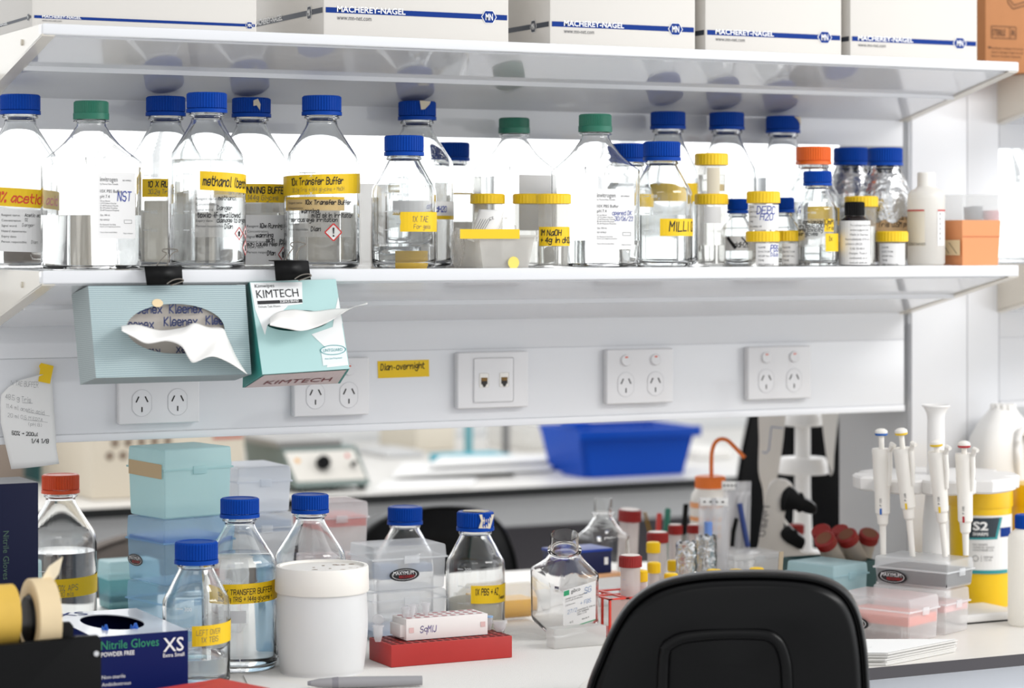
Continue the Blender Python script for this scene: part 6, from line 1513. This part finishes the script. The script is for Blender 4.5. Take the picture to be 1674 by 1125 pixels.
for s, y in (('NO SHARPS', 886), ('CLINICAL WASTE', 890.5), ('CONTAINER 2.5L', 895)): q += shift(font(s, 3 * k), U(o, 1591), V(o, y))
q += outline(oval(U(o, 1595), V(o, 907), 4.5 * k, 4.5 * k, 20)[0], .8 * k) + line(U(o, 1604), V(o, 902), U(o, 1604), V(o, 912), .6 * k) + shift(font('DESIGN', 3 * k), U(o, 1608), V(o, 906)) + shift(font('TO AS', 3 * k), U(o, 1608), V(o, 911)) + shift(font('www.sharps.example', 2.4 * k), U(o, 1591), V(o, 920))[:0]
put('lettering', q, f2, PRINT, tp)
sharps('yellow-orange sharps bin at the picture edge beside the S2 bin', 1698, 3.12, 88, 790)
# milk-white jug
cx, Y = 1640, 3.243; mm = mpp(cx, Y); h = lambda py: Zat(cx, py, Y) - BZ
JM = mat('white_jug_plastic', '#efeeec', .35)
t = thing('jug', 'large milk-white plastic jug with a moulded handle behind the tray', 'jug', at(cx, Y, BZ), face(cx) * .3)
b = BM(); n = 36
def jr(w, d, z, k=.35):
    out = []
    for i in range(n):
        a = 2 * math.pi * i / n; c_, s_ = math.cos(a), math.sin(a)
        out.append((w * math.copysign(abs(c_) ** .6, c_) + k * 0, d * math.copysign(abs(s_) ** .6, s_), z))
    return out
rs = []
for py, w in ((963, 56), (958, 60), (840, 62), (780, 60), (745, 57), (715, 50), (692, 38), (676, 25), (668, 20)): rs.append(jr(w * mm, .05 * min(1, w / 58), max(0, h(py))))
rings(b, rs); mk('jug_body', b, JM, t, angle=.9)
b = BM(); ribbed_cap(b, 21 * mm, h(669), h(660), 12, .003); mk('cap', b, JM, t, angle=.5)
b = BM(); tube(b, [(.012 + .012 * math.cos(a), -.054 + .01 * abs(math.sin(a)), h(745) + .045 * math.sin(a)) for a in [2 * math.pi * i / 20 for i in range(20)]] + [(.024, -.054, h(745))], .006, 10); mk('handle', b, JM, t)
# white bottle with a blue cap at the edge
cx, Y = 1676, 2.925; mm = mpp(cx, Y); h = lambda py: Zat(cx, py, Y) - BZ; r = 28 * mm
t = thing('plastic_bottle', 'white translucent bottle with a blue cap at the end of the bench', 'bottle', at(cx, Y, BZ), face(cx))
b = BM(); lathe(b, [(0, 0), (r - .003, 0), (r, .003), (r, h(884)), (r * .95, h(875)), (r * .7, h(868)), (r * .5, h(864)), (0, h(862))], 40); mk('bottle_body', b, mat('white_translucent_plastic'), t, angle=.9)
b = BM(); ribbed_cap(b, 17 * mm, h(864), h(841), 36, .0006); mk('cap', b, blue(), t, angle=.5)
# tip boxes before the pipettes
PHI = math.radians(24); PK_ = mat('salmon_rack', '#dd8170', .4); PK2 = mat('pink_rack', '#e3b1ae', .4)
z967 = Zat(1546, 967, 2.892)
tip_box('clear tip box with a pink rack under the black-oval box', 1546, 2.892, 1440, 1586, PHI, 967, 990, rack=PK2, rackh=(.5, .68), tips=True, group=RG, ab=(None, .122))
tip_box('clear tip box with a black rack and a black oval sticker, below the pipettes', 1549, 2.892, 1430, 1593, PHI, 919, 938, z0=z967 + .0008, rack=mat('charcoal_rack', '#2f2c2f', .5), rackh=(.08, .62), logo='back', ab=(None, .122))
tip_box('clear tip box with a salmon rack and oval sticker, beside the notepad', 1487, 2.852, 1376, 1536, PHI, 981, 1003, rack=PK_, rackh=(.38, .60), tips=True, logo='back', ab=(None, .122))
# notepad
t = thing('notepad', 'stack of printed white sheets at the bench edge beside the chair', 'notepad', (0, 0, 0))
p0, p1, p2, p3 = [Vector((Yon(x, y, BENCH) * XR(x), Yon(x, y, BENCH), 0)) for x, y in ((1450, 1089), (1564, 1066), (1420, 1046), (1330, 1066))]
p2 = p1 + (Vector((-.84, .42, 0)) * .155); p3 = p0 + (Vector((-.84, .42, 0)) * .155)
rnd = random.Random(4); b = BM(); z = BENCH + .0006
for k in range(9):
    o_ = Vector((rnd.uniform(-.003, .003), rnd.uniform(.0, .004), 0)); hh = rnd.uniform(.0012, .0020); s = .002 * (k % 3)
    rings(b, [[(p.x + o_.x, p.y + o_.y, zz) for p in (p0, p1, p2, p3)] for zz in (z, z + hh)]); z += hh + .0002
mk('pages', b, mat('page_edges', '#d9d7d3', .8), t, angle=None)
b = BM(); rings(b, [[(p.x, p.y + .002, zz) for p in (p0, p1, p2, p3)] for zz in (z + .0002, z + .0006)]); tsx = mk('top_sheet', b, mat('top_page', '#efefee', .7), t, angle=None)
u_ = (p1 - p0).normalized(); v_ = Vector((-.84, .42, 0)).normalized(); o_ = Vector((p0.x, p0.y + .002, z + .001))
q = []
for i in range(6): q += shift(font('Sample  A  B  C  12  34', .0024, .05 + .006 * (i % 3)), .012, .055 + i * .012)
put('lettering', q, lambda u, v: o_ + u_ * u + v_ * v, mat('faint_print', '#8b8c90', .7), tsx)
# ---------------------------------------------------------------- chairs
CHB = mat('black_chair_shell', '#030304', .32, spec=.22, bump=(500, .1, .0003)); CHF = mat('black_chair_plastic', '#050506', .4, spec=.2); CHG = mat('grey_brown_fabric', '#6a625c', .95, bump=(300, .6, .002))
def chair(label, pts, cx, Y, rz, th=.05, panel=True, fabric=None, seat_dir=-1, rim=None, inner=.80, name='office_chair'):
    """backrest outline in picture columns and rows at distance Y; the seat, column and star base stand below it"""
    mm = mpp(cx, Y); P2 = smooth(pts, 5, True); q = [((x - cx) * mm, H + (HY - y) * mm) for x, y in P2]
    t = thing(name, label, 'chair', (Y * XR(cx), Y, 0), face(cx) + rz)
    mx = sum(p[0] for p in q) / len(q); mz = sum(p[1] for p in q) / len(q)
    def R(k, y, inset=0): return [(mx + (x - mx) * k, y + .10 * ((x - mx) ** 2) * 3, mz + (z - mz) * k) for x, z in q]
    b = BM()
    L = [R(.96, th), R(1, th * .75), R(1, th * .35), R(.992, th * .1), R(.978, .001), R(.966, .001), R(.958, .007), R(.952, .007)]
    if panel: L += [R(.94, .0), R(.905, -.008), R(.88, -.010), R(.6, -.013), R(.2, -.014)]
    else: L += [R(.8, -.008), R(.5, -.014), R(.2, -.016)]
    rings(b, L); mk('backrest', b, CHB, t, angle=.8)
    b = BM()
    L = [R(.97, th * .8), R(.97, th + .02), R(.9, th + .035), R(.4, th + .04)]
    rings(b, L); mk('back_cushion', b, fabric or CHF, t, angle=.8)
    zb = min(p[1] for p in q); s = .12
    b = BM(); tube(b, smooth([(mx, .022, zb + (mz - zb) * .55), (mx, -.004, zb + .02), (mx, -.004, zb - .10), (mx, .06, .50), (mx, .16, .47)], 4), .022, 12); mk('back_bar', b, CHF, t)
    b = BM(); box(b, mx - .23, mx + .23, .06, .50, .47, .53, r=.025, seg=3); mk('seat', b, fabric or CHF, t)
    b = BM(); cyl(b, .025, .09, .47, 20, (mx, .28)); mk('gas_column', b, CHF, t)
    for k in range(5):
        a = 2 * math.pi * k / 5 + .3; e = (mx + .28 * math.cos(a), .28 + .28 * math.sin(a))
        b = BM(); tube(b, [(mx, .28, .10), (e[0], e[1], .075)], [.022, .014], 10); lg = mk('base_arm', b, CHF, t)
        b = BM(); cyl(b, .026, -.01, .01, 18); w = mk('caster', b, CHF, lg, loc=(e[0], e[1], .030)); w.rotation_euler = (math.pi / 2, 0, a)
    return t
t = chair('black office chair seen from behind at the front of the bench', [(955, 1140), (975, 1085), (1000, 1030), (1030, 988), (1075, 958), (1140, 942), (1215, 937), (1290, 938), (1345, 946), (1383, 966), (1405, 1000), (1416, 1050), (1421, 1110), (1424, 1200), (1418, 1330), (1390, 1400), (1190, 1420), (985, 1400), (950, 1330), (945, 1220)], 1190, 2.56, .0, th=.045)
mm = mpp(1190, 2.56)
b = BM(); tube(b, [((x - 1190) * mm, -.0105, H + (HY - y) * mm) for x, y in smooth([(1085, 1300), (1085, 1090), (1100, 1050), (1150, 1037), (1235, 1034), (1264, 1041), (1280, 1066), (1286, 1120), (1288, 1300)], 5)], .0075, 12)
mk('handle_recess_rim', b, CHB, t)
chair('black office chair between the benches behind the taped blue cap', [(598, 862), (640, 838), (700, 827), (760, 828), (800, 838), (832, 862), (852, 900), (862, 940), (868, 1000), (850, 1120), (720, 1150), (600, 1120), (580, 980), (585, 900)], 725, 4.35, .35, th=.05, panel=False)
chair('black office chair with a tall back behind the orange wash bottle spout', [(1240, 610), (1214, 700), (1199, 780), (1194, 850), (1200, 930), (1225, 1000), (1320, 1010), (1375, 960), (1392, 850), (1380, 730), (1352, 620), (1300, 590)], 1290, 4.42, -.25, th=.06, panel=False)
chair('grey-brown fabric chair between the benches behind the small teal box', [(120, 925), (150, 898), (185, 884), (225, 876), (270, 880), (300, 900), (310, 960), (300, 1100), (210, 1130), (120, 1100), (108, 1000)], 210, 4.3, .2, th=.04, panel=False, fabric=CHG)
for o in bpy.data.objects:
    if o.name.startswith('backrest') and o.parent and 'grey-brown' in (o.parent.get('label') or ''): o.data.materials[0] = CHG

# ---------------------------------------------------------------- the far bench, out of focus
FB = FZ + .0005
def far_box(name, label, cat, x0, x1, ytop, Y, dep, m, ybot=None, r=.006, group=None, parts=None):
    a, c = Y * XR(x0), Y * XR(x1); zb = FB if ybot is None else Zat((x0 + x1) / 2, ybot, Y); zt = Zat((x0 + x1) / 2, ytop, Y)
    t = thing(name, label, cat, (a, Y, zb), 0, group)
    b = BM(); box(b, 0, c - a, 0, dep, 0, zt - zb, r=r, seg=2); mk('body', b, m, t)
    return t, c - a, zt - zb
CREAM = mat('cream_enamel', '#d9cfbd', .4); LG = mat('light_grey_plastic', '#cfcfcf', .4)
t, L, h = far_box('bench_instrument', 'cream bench instrument with dark vent dots on the far bench', 'instrument', 150, 400, 655, 5.22, .4, CREAM)
put('vent_holes', [f for i in range(5) for j in range(4) for f in oval(.04 + i * .03 + .012 * (j % 2), h * .45 + j * .028, .010, .010, 12)], planemap((0, -.001, 0), (1, 0, 0), (0, 0, 1), 0), mat('vent_shadow', '#8c7c6c', .7), t)
put('red_label', rect(L - .075, h * .585, L - .005, h * .615), planemap((0, -.0015, 0), (1, 0, 0), (0, 0, 1), 0), mat('red_label_print', '#c0483c', .5), t)
b = BM(); box(b, .01, L - .01, .01, .39, -.0003, .012); mk('foot_skirt', b, black(), t)
far_box('bench_instrument', 'white bench instrument beside the shaker on the far bench', 'instrument', 404, 463, 660, 5.65, .35, mat('white_enamel', '#e2e1df', .4))
t, L, h = far_box('storage_bin', 'blurred teal storage bin on the far bench behind the note', 'bin', 66, 112, 740, 5.65, .3, mat('muted_teal_plastic', '#4f8f92', .5))
b = BM(); box(b, .005, L - .005, .0, .29, h, h + .06, r=.005); mk('lid', b, mat('pale_blue_plastic', '#a9c3cf', .4), t)
far_box('cardboard_box', 'brown cardboard box at the wall end of the far bench', 'box', -60, 40, 690, 5.6, .3, mat('taupe_cardboard', '#8b7f76', .7))
# shaker
Y = 5.17; x0, x1 = Y * XR(484), Y * XR(606); t = thing('orbital_shaker', 'grey bench shaker with a sloping white control panel and black knob', 'shaker', (x0, Y, FB)); L = x1 - x0; h = Zat(540, 734, Y) - FB; hb = .012
b = BM(); hexa(b, [(0, .0, hb), (L, 0, hb), (L, .3, hb), (0, .3, hb), (-.012, .055, h), (L - .012, .055, h), (L - .012, .3, h), (-.012, .3, h)]); mk('housing', b, mat('shaker_grey_green', '#6f7d79', .45), t, angle=None)
u, v = Vector((1, 0, 0)), Vector((-.012 / 2, .055, h - hb)).normalized()
pl = lambda off: planemap((-.0, -.0005, hb), u, v, off); hh = math.hypot(.055, h - hb)
put('control_panel', [[(.006, .015), (L - .006, .015), (L - .016, hh - .01), (-.004, hh - .01)]], pl(.0005), mat('panel_ivory', '#dcd8d0', .4), t)
b = BM(); cyl(b, .016, 0, .02, 24, b=.003); k = mk('speed_knob', b, black(), t); k.location = pl(.0)(L * .43, hh * .58); k.rotation_euler = (math.radians(70), 0, 0)
b = BM(); cyl(b, .005, 0, .02, 14); k = mk('power_switch', b, black(), t); k.location = pl(.0)(L * .83, hh * .52); k.rotation_euler = (math.radians(70), 0, 0)
put('indicator', oval(L * .12, hh * .68, .006, .006, 12), pl(.001), mat('amber_indicator', '#e0a030', .4), t); put('indicator', oval(L * .8, hh * .75, .005, .005, 12), pl(.001), mat('red_print'), t)
b = BM(); box(b, -.02, L * .75, .06, .29, h + .0005, h + .016, r=.003); mk('platform', b, mat('platform_grey', '#8f8d8a', .4), t)
for x, y in ((.02, .03), (L * .55, .03), (L - .01, .03), (.02, .27), (L - .01, .27)):
    b = BM(); cyl(b, .011, 0, hb + .001, 16, (x, y)); mk('foot', b, black(), t)
# papers, folder, beakers, stand rods
for i, (x0, x1, y0, y1, z) in enumerate(((610, 770, 806, 790, .0), (640, 900, 790, 768, .012), (700, 935, 782, 766, .024), (840, 950, 780, 768, .0))):
    pts = [(x0, y0), (x1, y0 - (x1 - x0) * .05), (x1 + 10, y1 - 4), (x0 + 20, y1)]
    b = BM(); rings(b, [[(Yon(x, y, FZ) * XR(x), min(Yon(x, y, FZ), 6.3), FB + z + d) for x, y in pts] for d in (0, .006)])
    tag(mk('paper_sheet', b, mat('white_paper'), angle=None), ('white papers hanging over the far bench edge beside the shaker', 'white paper pile in the middle of the far bench', 'white papers before the cyan folder on the far bench', 'white papers beside the blue bin on the far bench')[i], 'paper', 'papers on the far bench')
far_box('folder_box', 'flat cyan box lying on the far bench', 'box', 745, 851, 747, 5.58, .16, mat('cyan_plastic', '#2fa8bd', .5))
far_box('storage_box', 'pale cream box behind the stand rods on the far bench', 'box', 680, 745, 690, 6.05, .25, mat('pale_cream_card', '#d8d0c0', .6))
far_box('storage_box', 'clear storage box beside the blue bin on the far bench', 'box', 862, 922, 700, 5.9, .25, mat('frosted_tub_plastic'))
far_box('storage_box', 'low pale grey box behind the paper pile on the far bench', 'box', 632, 694, 738, 5.9, .2, LG)
for lb, x, y1, c in (('blue-green rod standing on the far bench', 766, 690, '#6aa5ab'), ('grey rod standing on the far bench', 827, 680, '#7d7a78'), ('slim grey bottle on the far bench beside the blue bin', 923, 700, '#a9a8ae')):
    Y = 5.80; b = BM(); cyl(b, .011, 0, Zat(x, y1, Y) - FB, 16); tag(mk('stand_rod', b, mat('rod_' + c[1:], c, .4), loc=at(x, Y, FB)), lb, 'rod')
# blue bin
Y = 5.17
x0, x1 = Y * XR(955), Y * XR(1132); L = x1 - x0; h = Zat(1040, 700, Y) - FB; dp = .22; BB = mat('bright_blue_plastic', '#0747b0', .4, spec=.2)
t = thing('storage_bin', 'bright blue plastic storage bin on the far bench', 'bin', (x0, Y, FB))
b = BM(); k = .012
rings(b, [[(k, k, 0), (L - k, k, 0), (L - k, dp - k, 0), (k, dp - k, 0)], [(-.008, -.004, h - .02), (L + .008, -.004, h - .02), (L + .008, dp, h - .02), (-.008, dp, h - .02)], [(-.008, -.004, h), (L + .008, -.004, h), (L + .008, dp, h), (-.008, dp, h)], [(0, .004, h), (L, .004, h), (L, dp - .008, h), (0, dp - .008, h)], [(k + .005, k + .005, .006), (L - k - .005, k + .005, .006), (L - k - .005, dp - k - .005, .006), (k + .005, dp - k - .005, .006)]])
bmesh.ops.bevel(b, geom=[e for e in b.edges if abs(e.verts[0].co.z - e.verts[1].co.z) > .05], offset=.012, segments=3, affect='EDGES'); mk('bin_wall', b, BB, t, angle=.6)
b = BM(); box(b, -.018, L + .018, -.014, 0, h - .024, h + .001, r=.004); mk('front_rim', b, BB, t)
b = BM(); box(b, -.012, .03, .02, .10, h - .002, h + .018, r=.004); mk('side_grip', b, BB, t)
far_box('storage_box', 'white plastic box on the far bench behind the wash bottle', 'box', 1142, 1196, 735, 5.5, .2, mat('white_plastic'))
